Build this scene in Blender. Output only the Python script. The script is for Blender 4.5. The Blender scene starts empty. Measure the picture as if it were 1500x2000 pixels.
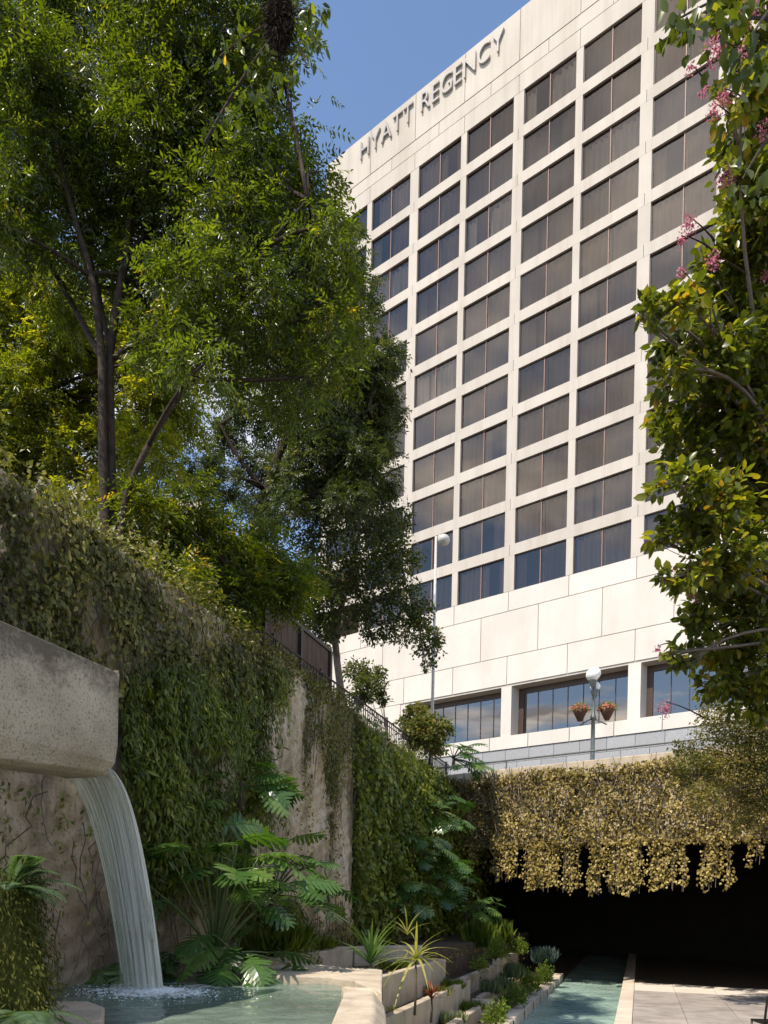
import bpy, math
import numpy as np
from mathutils import Vector, Matrix

# ------------------------------------------------------------------ camera, sky, sun, exposure
scn = bpy.context.scene
C = scn.collection
CAMZ = 2.0
ROLL = 0.0212
cam_d = bpy.data.cameras.new('camera')
cam = bpy.data.objects.new('camera', cam_d); C.objects.link(cam)
cam.matrix_world = Matrix.Translation((0, 0, CAMZ)) @ Matrix.Rotation(math.radians(90), 4, 'X') @ Matrix.Rotation(ROLL, 4, 'Z')
cam_d.sensor_fit = 'AUTO'; cam_d.sensor_width = 36.0; cam_d.lens = 27.0
cam_d.shift_y = 0.3777; cam_d.clip_start = 0.05; cam_d.clip_end = 2000
scn.camera = cam

SUN_TO = Vector((-0.62, -0.72, 1.36)).normalized()      # direction towards the sun
world = bpy.data.worlds.new('World'); scn.world = world; world.use_nodes = True
wn = world.node_tree; wn.nodes.clear()
def wnode(t, **k):
    n = wn.nodes.new(t)
    for a, b in k.items(): setattr(n, a, b)
    return n
w_out = wnode('ShaderNodeOutputWorld'); w_bg = wnode('ShaderNodeBackground')
w_sky = wnode('ShaderNodeTexSky'); w_sky.sky_type = 'NISHITA'; w_sky.sun_disc = False
w_sky.sun_elevation = math.asin(SUN_TO.z); w_sky.sun_rotation = math.atan2(SUN_TO.x, SUN_TO.y)
w_sky.air_density = 1.0; w_sky.altitude = 1200; w_sky.dust_density = 0.25; w_sky.ozone_density = 2.6
# scattered fair-weather clouds on a flat layer, the same all over the sky
w_tc = wnode('ShaderNodeTexCoord'); w_sep = wnode('ShaderNodeSeparateXYZ')
w_mx = wnode('ShaderNodeMath', operation='MAXIMUM'); w_mx.inputs[1].default_value = 0.03
w_dx = wnode('ShaderNodeMath', operation='DIVIDE'); w_dy = wnode('ShaderNodeMath', operation='DIVIDE')
w_cb = wnode('ShaderNodeCombineXYZ'); w_cb.inputs[2].default_value = 2.4
w_nz = wnode('ShaderNodeTexNoise'); w_nz.inputs['Scale'].default_value = 1.15; w_nz.inputs['Detail'].default_value = 7; w_nz.inputs['Roughness'].default_value = 0.58
w_rp = wnode('ShaderNodeValToRGB'); w_rp.color_ramp.elements[0].position = 0.485; w_rp.color_ramp.elements[1].position = 0.68
w_mix = wnode('ShaderNodeMixRGB'); w_mix.inputs[2].default_value = (8.8, 8.5, 8.2, 1)
w_n2 = wnode('ShaderNodeTexNoise'); w_n2.inputs['Scale'].default_value = 3.1; w_n2.inputs['Detail'].default_value = 5
w_r2 = wnode('ShaderNodeValToRGB'); w_r2.color_ramp.elements[0].position = 0.38; w_r2.color_ramp.elements[1].position = 0.62
w_r2.color_ramp.elements[0].color = (.36, .36, .38, 1); w_m2 = wnode('ShaderNodeMixRGB', blend_type='MULTIPLY'); w_m2.inputs[0].default_value = 1; w_m2.inputs[1].default_value = (9.6, 9.3, 9.0, 1)
L = wn.links.new
L(w_cb.outputs[0], w_n2.inputs['Vector']); L(w_n2.outputs['Fac'], w_r2.inputs[0]); L(w_r2.outputs[0], w_m2.inputs[2]); L(w_m2.outputs[0], w_mix.inputs[2])
L(w_tc.outputs['Generated'], w_sep.inputs[0]); L(w_sep.outputs[2], w_mx.inputs[0])
L(w_sep.outputs[0], w_dx.inputs[0]); L(w_mx.outputs[0], w_dx.inputs[1])
L(w_sep.outputs[1], w_dy.inputs[0]); L(w_mx.outputs[0], w_dy.inputs[1])
L(w_dx.outputs[0], w_cb.inputs[0]); L(w_dy.outputs[0], w_cb.inputs[1])
L(w_cb.outputs[0], w_nz.inputs['Vector']); L(w_nz.outputs['Fac'], w_rp.inputs[0])
L(w_rp.outputs[0], w_mix.inputs[0]); L(w_sky.outputs[0], w_mix.inputs[1])
L(w_mix.outputs[0], w_bg.inputs[0]); w_bg.inputs[1].default_value = 0.15
L(w_bg.outputs[0], w_out.inputs[0])

sun_d = bpy.data.lights.new('sun', 'SUN'); sun = bpy.data.objects.new('sun', sun_d); C.objects.link(sun)
sun_d.energy = 3.5; sun_d.angle = math.radians(0.53); sun_d.color = (1.0, 0.93, 0.83)
sun.rotation_euler = (-SUN_TO).to_track_quat('-Z', 'Y').to_euler(); sun.location = (-20, -20, 40)
vs = scn.view_settings; vs.view_transform = 'Standard'; vs.look = 'None'; vs.gamma = 1.0; vs.use_curve_mapping = False
vs.exposure = 0.86
vs.use_white_balance = True; vs.white_balance_temperature = 6900; vs.white_balance_tint = 10
scn.render.engine = 'CYCLES'
scn.cycles.max_bounces = 8; scn.cycles.transparent_max_bounces = 16
scn.cycles.use_denoising = True; scn.cycles.caustics_reflective = False; scn.cycles.caustics_refractive = False

# ------------------------------------------------------------------ helpers
rng = np.random.default_rng(11)
CR, SR = math.cos(ROLL), math.sin(ROLL)
def at(px, py, d):                       # a place in the world from its bearing and its distance
    u2, v2 = px - 750, 1755.45 - py
    return np.array([(u2*CR - v2*SR)/1500*d, d, CAMZ + (u2*SR + v2*CR)/1500*d])
def at_z(px, py, z):
    p = at(px, py, 1.0); k = (z - CAMZ)/(p[2] - CAMZ); return np.array([p[0]*k, k, z])

class MB:
    def __init__(s): s.v = []; s.f = []; s.t = []; s.n = 0
    def add(s, v, f, t=None):
        v = np.asarray(v, float).reshape(-1, 3); o = s.n
        s.v.append(v); s.f += [tuple(int(i) + o for i in q) for q in f]; s.n += len(v)
        s.t.append(np.full(len(v), 0.5) if t is None else np.broadcast_to(t, (len(v),)))
        return s
    def box(s, a, b):
        x0, y0, z0 = a; x1, y1, z1 = b
        return s.add([(x0,y0,z0),(x1,y0,z0),(x1,y1,z0),(x0,y1,z0),(x0,y0,z1),(x1,y0,z1),(x1,y1,z1),(x0,y1,z1)],
                     [(0,3,2,1),(4,5,6,7),(0,1,5,4),(1,2,6,5),(2,3,7,6),(3,0,4,7)])
    def prism(s, pts, z0, z1):           # polygon (ccw) extruded
        n = len(pts); v = [(p[0], p[1], z0) for p in pts] + [(p[0], p[1], z1) for p in pts]
        f = [tuple(range(n))[::-1], tuple(range(n, 2*n))] + [(i, (i+1) % n, n+(i+1) % n, n+i) for i in range(n)]
        return s.add(v, f)
    def tube(s, pts, rad, n=6, t=None, cap=True):
        pts = np.asarray(pts, float); m = len(pts); rad = np.broadcast_to(rad, (m,))
        tg = np.gradient(pts, axis=0); tg /= np.linalg.norm(tg, axis=1)[:, None] + 1e-9
        ref = np.array([0.31, 0.77, 0.12]) if abs(tg[:, 2]).mean() > .6 else np.array([0.05, 0.1, 1.0])
        a = np.cross(tg, ref); a /= np.linalg.norm(a, axis=1)[:, None] + 1e-9
        b = np.cross(tg, a); th = np.arange(n)*2*np.pi/n
        v = pts[:, None, :] + rad[:, None, None]*(np.cos(th)[None, :, None]*a[:, None, :] + np.sin(th)[None, :, None]*b[:, None, :])
        f = [(i*n+j, i*n+(j+1) % n, (i+1)*n+(j+1) % n, (i+1)*n+j) for i in range(m-1) for j in range(n)]
        if cap: f += [tuple(range(n))[::-1], tuple((m-1)*n+j for j in range(n))]
        return s.add(v.reshape(-1, 3), f, t)
    def lathe(s, prof, c=(0,0,0), n=16):
        prof = np.asarray(prof, float); m = len(prof); th = np.arange(n)*2*np.pi/n
        v = np.stack([prof[:, 0, None]*np.cos(th)+c[0], prof[:, 0, None]*np.sin(th)+c[1], np.repeat(prof[:, 1, None]+c[2], n, 1)], -1)
        f = [(i*n+j, i*n+(j+1) % n, (i+1)*n+(j+1) % n, (i+1)*n+j) for i in range(m-1) for j in range(n)]
        return s.add(v.reshape(-1, 3), f)
    def grid(s, P):                      # P: (a,b,3) array of points
        a, b = P.shape[:2]
        f = [(i*b+j, i*b+j+1, (i+1)*b+j+1, (i+1)*b+j) for i in range(a-1) for j in range(b-1)]
        return s.add(P.reshape(-1, 3), f)
    def mesh(s, name, smooth=False):
        me = bpy.data.meshes.new(name)
        V = np.concatenate(s.v) if s.v else np.zeros((0, 3)); T = np.concatenate(s.t)
        me.from_pydata(V.tolist(), [], s.f)
        at_ = me.attributes.new('tint', 'FLOAT', 'POINT'); at_.data.foreach_set('value', T.astype(np.float32))
        if smooth: me.shade_smooth()
        return me

def link(name, me, mat, parent=None, loc=None, rot=None):
    o = bpy.data.objects.new(name, me); C.objects.link(o)
    if me is not None and mat is not None and len(me.materials) == 0: me.materials.append(mat)
    if parent is not None: o.parent = parent
    if loc is not None: o.location = [float(q) for q in loc]
    if rot is not None: o.rotation_euler = rot
    return o
def obj(name, mb, mat, parent=None, loc=None, rot=None, smooth=False):
    return link(name, mb.mesh(name, smooth), mat, parent, loc, rot)
def tag(o, label, cat, group=None):
    o['label'] = label; o['category'] = cat
    if group: o['group'] = group
    return o
def thing(name, label, cat, loc=(0,0,0), rz=0.0, group=None):
    return tag(link(name, None, None, None, loc, (0, 0, rz)), label, cat, group)
def struct(o): o['kind'] = 'structure'; return o
def stuff(o): o['kind'] = 'stuff'; return o
def bevel(o, w, seg=2):
    m = o.modifiers.new('bevel', 'BEVEL'); m.width = w; m.segments = seg; m.limit_method = 'ANGLE'; return o
def rel(p, root): return np.asarray(p, float) - np.array(root.location)

def leaf_mesh(name, P, D, N, Ln, Wd, tint, fold=.12, curl=.12, mid=.45, quad=False):
    """many leaves as one mesh: base P, direction D, face normal N, length, width per leaf"""
    n = len(P); P = np.asarray(P, float)
    D = D/(np.linalg.norm(D, axis=1)[:, None]+1e-9)
    S = np.cross(D, N); S /= np.linalg.norm(S, axis=1)[:, None]+1e-9
    N = np.cross(S, D)
    Ln = np.broadcast_to(Ln, (n,))[:, None]; Wd = np.broadcast_to(Wd, (n,))[:, None]
    if not quad:
        V = np.stack([P, P+D*Ln*mid-S*Wd/2+N*Wd*fold, P+D*Ln-N*Ln*curl, P+D*Ln*mid+S*Wd/2+N*Wd*fold], 1)
        k = 4; tri = np.array([[0, 2, 1], [0, 3, 2]])
    else:                                 # broad oval leaf, six corners round a midrib
        V = np.stack([P, P+D*Ln*.3-S*Wd*.46+N*Wd*fold, P+D*Ln*.7-S*Wd*.38+N*Wd*fold*.6-N*Ln*curl*.4, P+D*Ln-N*Ln*curl,
                      P+D*Ln*.7+S*Wd*.38+N*Wd*fold*.6-N*Ln*curl*.4, P+D*Ln*.3+S*Wd*.46+N*Wd*fold, P+D*Ln*.5-N*Ln*curl*.15], 1)
        k = 7; tri = np.array([[0, 6, 1], [1, 6, 2], [2, 6, 3], [3, 6, 4], [4, 6, 5], [5, 6, 0]])
    F = (np.arange(n)[:, None, None]*k + tri[None]).reshape(-1, 3)
    me = bpy.data.meshes.new(name)
    nv, nf = n*k, len(F)
    me.vertices.add(nv); me.vertices.foreach_set('co', V.reshape(-1).astype(np.float32))
    me.loops.add(nf*3); me.loops.foreach_set('vertex_index', F.reshape(-1).astype(np.int32))
    me.polygons.add(nf); me.polygons.foreach_set('loop_start', np.arange(0, nf*3, 3, dtype=np.int32))
    me.polygons.foreach_set('loop_total', np.full(nf, 3, dtype=np.int32))
    me.update(calc_edges=True)
    a = me.attributes.new('tint', 'FLOAT', 'POINT'); a.data.foreach_set('value', np.repeat(np.clip(tint, 0, 1), k).astype(np.float32))
    return me
def unit(n): 
    v = rng.normal(size=(n, 3)); return v/np.linalg.norm(v, axis=1)[:, None]
def pinnate(P, D, N, L_, pairs=4, ll=.07, lw=.022, tint=None, droop=.35):
    """compound leaves: returns arrays for leaf_mesh"""
    n = len(P); D = D/np.linalg.norm(D, axis=1)[:, None]; S = np.cross(D, N); S /= np.linalg.norm(S, axis=1)[:, None]+1e-9
    N = np.cross(S, D); oP, oD, oN, oT, oL = [], [], [], [], []
    L_ = np.broadcast_to(L_, (n,))[:, None]
    for k in range(pairs*2+1):
        f = 1.0 if k == pairs*2 else (k//2+.8)/(pairs+.3)
        sgn = 0 if k == pairs*2 else (1 if k % 2 else -1)
        p = P + D*L_*f - np.array([0, 0, 1])*L_*droop*f*f
        d = D*(1.0 if sgn == 0 else .55) + S*sgn*.8 + rng.normal(size=(n, 3))*.16 - np.array([0, 0, 1])*.3
        oP.append(p); oD.append(d); oN.append(N + rng.normal(size=(n, 3))*.3); oT.append(tint + rng.normal(size=n)*.05); oL.append(np.full(n, ll)*rng.uniform(.75, 1.2, n))
    Ls = np.concatenate(oL)
    return np.concatenate(oP), np.concatenate(oD), np.concatenate(oN), Ls, Ls*lw/ll, np.concatenate(oT)

# ------------------------------------------------------------------ materials
def newmat(name):
    m = bpy.data.materials.new(name); m.use_nodes = True; nt = m.node_tree; nt.nodes.clear()
    out = nt.nodes.new('ShaderNodeOutputMaterial'); return m, nt, out
def nd(nt, t, **k):
    n = nt.nodes.new(t)
    for a, b in k.items():
        if a in n.inputs: n.inputs[a].default_value = b
        else: setattr(n, a, b)
    return n
def ramp(nt, stops):
    r = nt.nodes.new('ShaderNodeValToRGB'); e = r.color_ramp.elements
    while len(e) < len(stops): e.new(.5)
    for el, (p, c) in zip(e, stops): el.position = p; el.color = (*c, 1) if len(c) == 3 else c
    return r
def stone(name, c1, c2, scale=3.0, rough=.85, bump=.3, bscale=30, dark=None, dscale=(1,1,1), damt=.5, spec=.25, speck=None, object_rand=0.0, lichen=None, damp=False):
    m, nt, out = newmat(name); lk = nt.links.new
    p = nd(nt, 'ShaderNodeBsdfPrincipled', Roughness=rough); p.inputs['Specular IOR Level'].default_value = spec
    tc = nd(nt, 'ShaderNodeTexCoord'); geo = nd(nt, 'ShaderNodeNewGeometry')
    n1 = nd(nt, 'ShaderNodeTexNoise', Scale=scale, Detail=6.0, Roughness=.6)
    lk(geo.outputs['Position'], n1.inputs['Vector'])
    r1 = ramp(nt, [(.32, c1), (.68, c2)]); lk(n1.outputs['Fac'], r1.inputs[0]); col = r1.outputs[0]
    if dark is not None:                 # stains: streaks with a shape of their own
        mp = nd(nt, 'ShaderNodeMapping'); mp.inputs['Scale'].default_value = dscale
        lk(geo.outputs['Position'], mp.inputs['Vector'])
        n2 = nd(nt, 'ShaderNodeTexNoise', Scale=1.0, Detail=7.0, Roughness=.65); lk(mp.outputs[0], n2.inputs['Vector'])
        r2 = ramp(nt, [(.45, (0,0,0)), (.68, (damt,)*3)]); lk(n2.outputs['Fac'], r2.inputs[0])
        mx = nd(nt, 'ShaderNodeMixRGB'); mx.inputs[2].default_value = (*dark, 1)
        lk(r2.outputs[0], mx.inputs[0]); lk(col, mx.inputs[1]); col = mx.outputs[0]
    if speck is not None:
        n4 = nd(nt, 'ShaderNodeTexNoise', Scale=speck[0], Detail=2.0); lk(geo.outputs['Position'], n4.inputs['Vector'])
        r4 = ramp(nt, [(.54, (0,0,0)), (.66, (speck[2],)*3)]); lk(n4.outputs['Fac'], r4.inputs[0])
        mx = nd(nt, 'ShaderNodeMixRGB'); mx.inputs[2].default_value = (*speck[1], 1)
        lk(r4.outputs[0], mx.inputs[0]); lk(col, mx.inputs[1]); col = mx.outputs[0]
    if damp:                             # wet, algae-stained stone round the waterfall
        vm = nd(nt, 'ShaderNodeVectorMath', operation='DISTANCE'); vm.inputs[1].default_value = (-2.6, 7.6, 1.2); lk(geo.outputs['Position'], vm.inputs[0])
        n6 = nd(nt, 'ShaderNodeTexNoise', Scale=1.8, Detail=7.0, Roughness=.7); lk(geo.outputs['Position'], n6.inputs['Vector'])
        mr6 = nd(nt, 'ShaderNodeMapRange'); mr6.inputs[1].default_value = .4; mr6.inputs[2].default_value = 3.0; mr6.inputs[3].default_value = .38; mr6.inputs[4].default_value = -.3; lk(vm.outputs['Value'], mr6.inputs[0])
        ad = nd(nt, 'ShaderNodeMath', operation='ADD'); lk(n6.outputs['Fac'], ad.inputs[0]); lk(mr6.outputs[0], ad.inputs[1])
        r6 = ramp(nt, [(.46, (0,0,0)), (.76, (.62,.62,.62))]); lk(ad.outputs[0], r6.inputs[0])
        mx = nd(nt, 'ShaderNodeMixRGB'); mx.inputs[2].default_value = (.15,.105,.075,1); lk(r6.outputs[0], mx.inputs[0]); lk(col, mx.inputs[1]); col = mx.outputs[0]
    if lichen is not None:               # dark lichen growing down from the top edge
        sx_ = nd(nt, 'ShaderNodeSeparateXYZ'); lk(geo.outputs['Position'], sx_.inputs[0])
        n5 = nd(nt, 'ShaderNodeTexNoise', Scale=4.0, Detail=8.0, Roughness=.75); lk(geo.outputs['Position'], n5.inputs['Vector'])
        mr5 = nd(nt, 'ShaderNodeMapRange'); mr5.inputs[1].default_value = lichen[0]; mr5.inputs[2].default_value = lichen[1]; mr5.inputs[3].default_value = -.22; mr5.inputs[4].default_value = .16; lk(sx_.outputs[2], mr5.inputs[0])
        ad = nd(nt, 'ShaderNodeMath', operation='ADD'); lk(n5.outputs['Fac'], ad.inputs[0]); lk(mr5.outputs[0], ad.inputs[1])
        r5 = ramp(nt, [(.44, (0,0,0)), (.66, (.8,.8,.8))]); lk(ad.outputs[0], r5.inputs[0])
        mx = nd(nt, 'ShaderNodeMixRGB'); mx.inputs[2].default_value = (.085,.07,.05,1); lk(r5.outputs[0], mx.inputs[0]); lk(col, mx.inputs[1]); col = mx.outputs[0]
    if object_rand:
        oi = nd(nt, 'ShaderNodeObjectInfo'); mr = nd(nt, 'ShaderNodeMapRange'); mr.inputs[3].default_value = 1-object_rand; mr.inputs[4].default_value = 1+object_rand*.4
        lk(oi.outputs['Random'], mr.inputs[0])
        mx = nd(nt, 'ShaderNodeMixRGB', blend_type='MULTIPLY'); mx.inputs[0].default_value = 1
        lk(col, mx.inputs[1]); lk(mr.outputs[0], mx.inputs[2]); col = mx.outputs[0]
    lk(col, p.inputs['Base Color'])
    n3 = nd(nt, 'ShaderNodeTexNoise', Scale=bscale, Detail=5.0, Roughness=.65); lk(geo.outputs['Position'], n3.inputs['Vector'])
    b = nd(nt, 'ShaderNodeBump', Strength=bump, Distance=.02); lk(n3.outputs['Fac'], b.inputs['Height']); lk(b.outputs[0], p.inputs['Normal'])
    lk(p.outputs[0], out.inputs[0]); return m
def plain(name, c, rough=.5, metal=0.0, spec=.5, bump=0.0):
    m, nt, out = newmat(name); p = nd(nt, 'ShaderNodeBsdfPrincipled', Roughness=rough, Metallic=metal)
    p.inputs['Specular IOR Level'].default_value = spec
    n = nd(nt, 'ShaderNodeTexNoise', Scale=14.0, Detail=4.0); geo = nd(nt, 'ShaderNodeNewGeometry'); nt.links.new(geo.outputs['Position'], n.inputs['Vector'])
    r = ramp(nt, [(.3, tuple(q*.8 for q in c)), (.7, tuple(min(1, q*1.12) for q in c))]); nt.links.new(n.outputs['Fac'], r.inputs[0])
    nt.links.new(r.outputs[0], p.inputs['Base Color'])
    if bump:
        b = nd(nt, 'ShaderNodeBump', Strength=bump, Distance=.01); nt.links.new(n.outputs['Fac'], b.inputs['Height']); nt.links.new(b.outputs[0], p.inputs['Normal'])
    nt.links.new(p.outputs[0], out.inputs[0]); return m
def leafmat(name, stops, trans=.45, rough=.45, spec=.4, tboost=(1.5, 1.7, .6)):
    m, nt, out = newmat(name); lk = nt.links.new
    a = nd(nt, 'ShaderNodeAttribute', attribute_name='tint'); r = ramp(nt, stops); lk(a.outputs['Fac'], r.inputs[0])
    p = nd(nt, 'ShaderNodeBsdfPrincipled', Roughness=rough); p.inputs['Specular IOR Level'].default_value = spec
    lk(r.outputs[0], p.inputs['Base Color'])
    t = nd(nt, 'ShaderNodeBsdfTranslucent'); mx = nd(nt, 'ShaderNodeMixRGB', blend_type='MULTIPLY'); mx.inputs[0].default_value = 1; mx.inputs[2].default_value = (*tboost, 1)
    lk(r.outputs[0], mx.inputs[1]); lk(mx.outputs[0], t.inputs[0])
    s = nd(nt, 'ShaderNodeMixShader'); s.inputs[0].default_value = trans
    lk(p.outputs[0], s.inputs[1]); lk(t.outputs[0], s.inputs[2]); lk(s.outputs[0], out.inputs[0]); return m

M = {}
M['facade'] = stone('facade_concrete', (.47,.425,.375), (.53,.485,.43), scale=.35, bump=.15, bscale=9, dark=(.37,.32,.27), dscale=(1.6,1.6,.10), damt=.45, object_rand=.06)
M['podium'] = stone('podium_limestone', (.58,.535,.485), (.64,.595,.54), scale=.5, bump=.08, bscale=12, dark=(.50,.44,.38), dscale=(.7,.7,.15), damt=.4, object_rand=.07)
M['granite'] = stone('grey_granite', (.27,.27,.28), (.36,.36,.365), scale=14, bump=.05, bscale=60, rough=.5, object_rand=.1)
M['joint'] = plain('joint_backing', (.36,.31,.26), rough=.9)  # backing seen in the open joints, darker than the panels
M['letter'] = plain('letter_metal', (.42,.39,.36), rough=.4, metal=.4)
M['bronze'] = plain('dark_bronze', (.065,.038,.028), rough=.45)
M['copper'] = plain('copper_mullion', (.30,.175,.14), rough=.5)
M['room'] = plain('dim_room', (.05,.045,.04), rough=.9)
def glass(name, tint, f0):
    m, nt, out = newmat(name); lk = nt.links.new
    t = nd(nt, 'ShaderNodeBsdfTransparent'); t.inputs[0].default_value = (*tint, 1)
    g = nd(nt, 'ShaderNodeBsdfGlossy', Roughness=.012); g.inputs[0].default_value = (.95,.86,.78,1)
    fr = nd(nt, 'ShaderNodeFresnel', IOR=f0)
    oi = nd(nt, 'ShaderNodeNewGeometry'); n = nd(nt, 'ShaderNodeTexNoise', Scale=.55, Detail=1.0); lk(oi.outputs['Position'], n.inputs['Vector'])
    b = nd(nt, 'ShaderNodeBump', Strength=.05, Distance=.05); lk(n.outputs['Fac'], b.inputs['Height']); lk(b.outputs[0], g.inputs['Normal'])
    s = nd(nt, 'ShaderNodeMixShader'); lk(fr.outputs[0], s.inputs[0]); lk(t.outputs[0], s.inputs[1]); lk(g.outputs[0], s.inputs[2]); lk(s.outputs[0], out.inputs[0]); return m
M['glass'] = glass('tinted_glass', (.76,.68,.60), 1.95)
M['shopglass'] = glass('shop_glass', (.35,.32,.30), 2.7)
m, nt, out = newmat('curtain_cloth'); p = nd(nt, 'ShaderNodeBsdfPrincipled', Roughness=.9); oi = nd(nt, 'ShaderNodeObjectInfo')
r = ramp(nt, [(0, (.20,.145,.10)), (.5, (.38,.29,.21)), (.85, (.56,.45,.34)), (1, (.80,.75,.70))]); nt.links.new(oi.outputs['Random'], r.inputs[0]); nt.links.new(r.outputs[0], p.inputs['Base Color']); nt.links.new(p.outputs[0], out.inputs[0]); M['curtain'] = m
M['wall'] = stone('old_limestone', (.42,.30,.165), (.58,.49,.37), scale=1.4, bump=1.0, bscale=7, dark=(.11,.085,.065), dscale=(2.8,2.8,.34), damt=.95, speck=(19, (.22,.17,.12), .7), damp=True)
M['concrete'] = stone('weathered_concrete', (.44,.355,.26), (.55,.465,.355), scale=3, bump=.5, bscale=42, dark=(.15,.125,.10), dscale=(2.4,2.4,.7), damt=.55, speck=(55, (.2,.165,.12), .35))
M['flume'] = stone('exposed_aggregate', (.50,.42,.30), (.62,.54,.41), scale=2.2, bump=.9, bscale=55, dark=(.10,.085,.065), dscale=(1.3,1.3,2.2), damt=.35, speck=(60, (.16,.13,.09), .6), lichen=(3.1, 3.7))
M['rim'] = stone('pool_rim_stone', (.43,.36,.275), (.55,.47,.37), scale=3, bump=.5, bscale=30, dark=(.22,.175,.125), dscale=(3.5,3.5,3.5), damt=.65)
M['paving'] = stone('path_paving', (.29,.255,.23), (.38,.34,.31), scale=2.4, bump=.25, bscale=40, dark=(.17,.145,.125), dscale=(1.4,1.4,1.4), damt=.7, object_rand=.1)
M['paleband'] = stone('pale_paving', (.56,.50,.43), (.63,.57,.50), scale=2, bump=.15, bscale=30, object_rand=.05)
M['kerb'] = stone('kerb_stone', (.50,.42,.34), (.60,.52,.43), scale=3, bump=.25, bscale=30, object_rand=.1)
M['soil'] = stone('planter_soil', (.055,.04,.028), (.12,.09,.062), scale=6, bump=1.0, bscale=26)
M['asphalt'] = stone('street_asphalt', (.05,.05,.05), (.08,.078,.075), scale=2, bump=.2, bscale=60)
M['ground'] = stone('ground_earth', (.10,.09,.07), (.17,.15,.12), scale=.6, bump=.3, bscale=6)
M['dark'] = stone('tunnel_shade_stone', (.018,.015,.012), (.03,.025,.02), scale=1.5, bump=.4, bscale=8)  # near-black base colour puts the passage's shade into the stone
M['bark'] = stone('tree_bark', (.03,.021,.015), (.075,.052,.036), scale=9, bump=.9, bscale=30, dark=(.02,.015,.012), dscale=(22,22,2), damt=.8)
M['barkpale'] = stone('pale_bark', (.12,.09,.07), (.22,.175,.14), scale=6, bump=.5, bscale=20)
M['stem'] = plain('vine_stem', (.10,.075,.05), rough=.85)
M['stalk'] = plain('green_stalk', (.10,.14,.045), rough=.5)
M['iron'] = plain('brown_iron', (.055,.04,.034), rough=.55, metal=.3)
M['board'] = stone('brown_board', (.085,.055,.042), (.13,.088,.068), scale=4, bump=.3, bscale=30, object_rand=.15)
M['pole'] = plain('white_pole', (.50,.49,.46), rough=.45)
M['lampmetal'] = plain('grey_green_metal', (.13,.15,.15), rough=.45, metal=.4)
M['globe'] = plain('opal_globe', (.82,.82,.80), rough=.25)
M['basket'] = plain('coir_basket', (.085,.042,.026), rough=.95, bump=.8)
M['chair'] = plain('black_metal', (.018,.017,.017), rough=.4, metal=.4)
M['tan'] = stone('tan_stucco', (.45,.37,.29), (.52,.44,.36), scale=.4, bump=.1, bscale=5)
M['moss'] = leafmat('moss', [(0, (.035,.045,.012)), (.5, (.075,.085,.02)), (1, (.15,.14,.035))], trans=.25, rough=.9, spec=.1)
M['elm'] = leafmat('broad_tree_leaf', [(0, (.024,.036,.008)), (.45, (.062,.084,.014)), (.8, (.13,.15,.022)), (.95, (.24,.21,.026)), (1, (.30,.18,.025))], trans=.55, rough=.3, spec=.6, tboost=(2.3, 2.4, .5))
M['oak'] = leafmat('oak_leaf', [(0, (.032,.044,.014)), (.5, (.072,.09,.025)), (.9, (.14,.15,.04)), (1, (.24,.18,.06))], trans=.35, rough=.4, spec=.5)
M['sunny'] = leafmat('sunny_leaf', [(0, (.06,.085,.015)), (.5, (.14,.17,.025)), (1, (.30,.28,.035))], trans=.6, rough=.32, spec=.6, tboost=(2.2, 2.1, .45))
M['myrtle'] = leafmat('myrtle_leaf', [(0, (.045,.06,.013)), (.4, (.10,.125,.02)), (.75, (.21,.215,.028)), (.96, (.34,.30,.035)), (1, (.30,.19,.04))], trans=.5, rough=.32, spec=.5, tboost=(1.7, 1.7, .5))
M['ivy'] = leafmat('wall_vine_leaf', [(0, (.06,.06,.014)), (.4, (.13,.13,.028)), (.75, (.22,.20,.045)), (1, (.34,.25,.10))], trans=.3, rough=.5)
M['ivygreen'] = leafmat('green_vine_leaf', [(0, (.06,.085,.013)), (.5, (.145,.18,.026)), (1, (.30,.30,.045))], trans=.35, rough=.42)
M['bridgeivy'] = leafmat('bridge_ivy_leaf', [(0, (.06,.048,.012)), (.35, (.20,.15,.034)), (.7, (.37,.28,.078)), (1, (.56,.46,.20))], trans=.3, rough=.5, spec=.35, tboost=(1.3, 1.2, .7))
M['philo'] = leafmat('philodendron_leaf', [(0, (.030,.070,.018)), (.5, (.060,.130,.030)), (1, (.13,.21,.05))], trans=.3, rough=.26, spec=.6, tboost=(1.5, 1.8, .5))
M['blade'] = leafmat('strap_leaf', [(0, (.045,.095,.025)), (.5, (.085,.155,.04)), (1, (.17,.22,.07))], trans=.35, rough=.35)
M['yellowblade'] = leafmat('yellow_strap_leaf', [(0, (.13,.16,.03)), (.5, (.26,.25,.05)), (1, (.42,.37,.13))], trans=.4, rough=.4)
M['redleaf'] = leafmat('red_leaf', [(0, (.09,.018,.014)), (.5, (.18,.035,.03)), (1, (.30,.12,.06))], trans=.4, rough=.4, tboost=(1.6, .7, .6))
M['shrub'] = leafmat('bright_shrub_leaf', [(0, (.065,.11,.015)), (.5, (.13,.19,.025)), (1, (.25,.27,.04))], trans=.4, rough=.45)
M['palegrass'] = leafmat('pale_grass', [(0, (.12,.15,.07)), (.5, (.22,.25,.13)), (1, (.36,.38,.24))], trans=.35, rough=.5)
M['bluegrass'] = leafmat('blue_grass', [(0, (.05,.09,.08)), (.5, (.09,.14,.13)), (1, (.15,.21,.19))], trans=.3, rough=.5)
M['pink'] = leafmat('pink_petal', [(0, (.38,.10,.16)), (.5, (.55,.20,.27)), (1, (.70,.42,.45))], trans=.45, rough=.6, tboost=(1.2, .8, .9))
M['coral'] = leafmat('coral_petal', [(0, (.45,.13,.10)), (.5, (.62,.22,.17)), (1, (.70,.42,.34))], trans=.4, rough=.6, tboost=(1.2, .8, .8))
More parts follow.
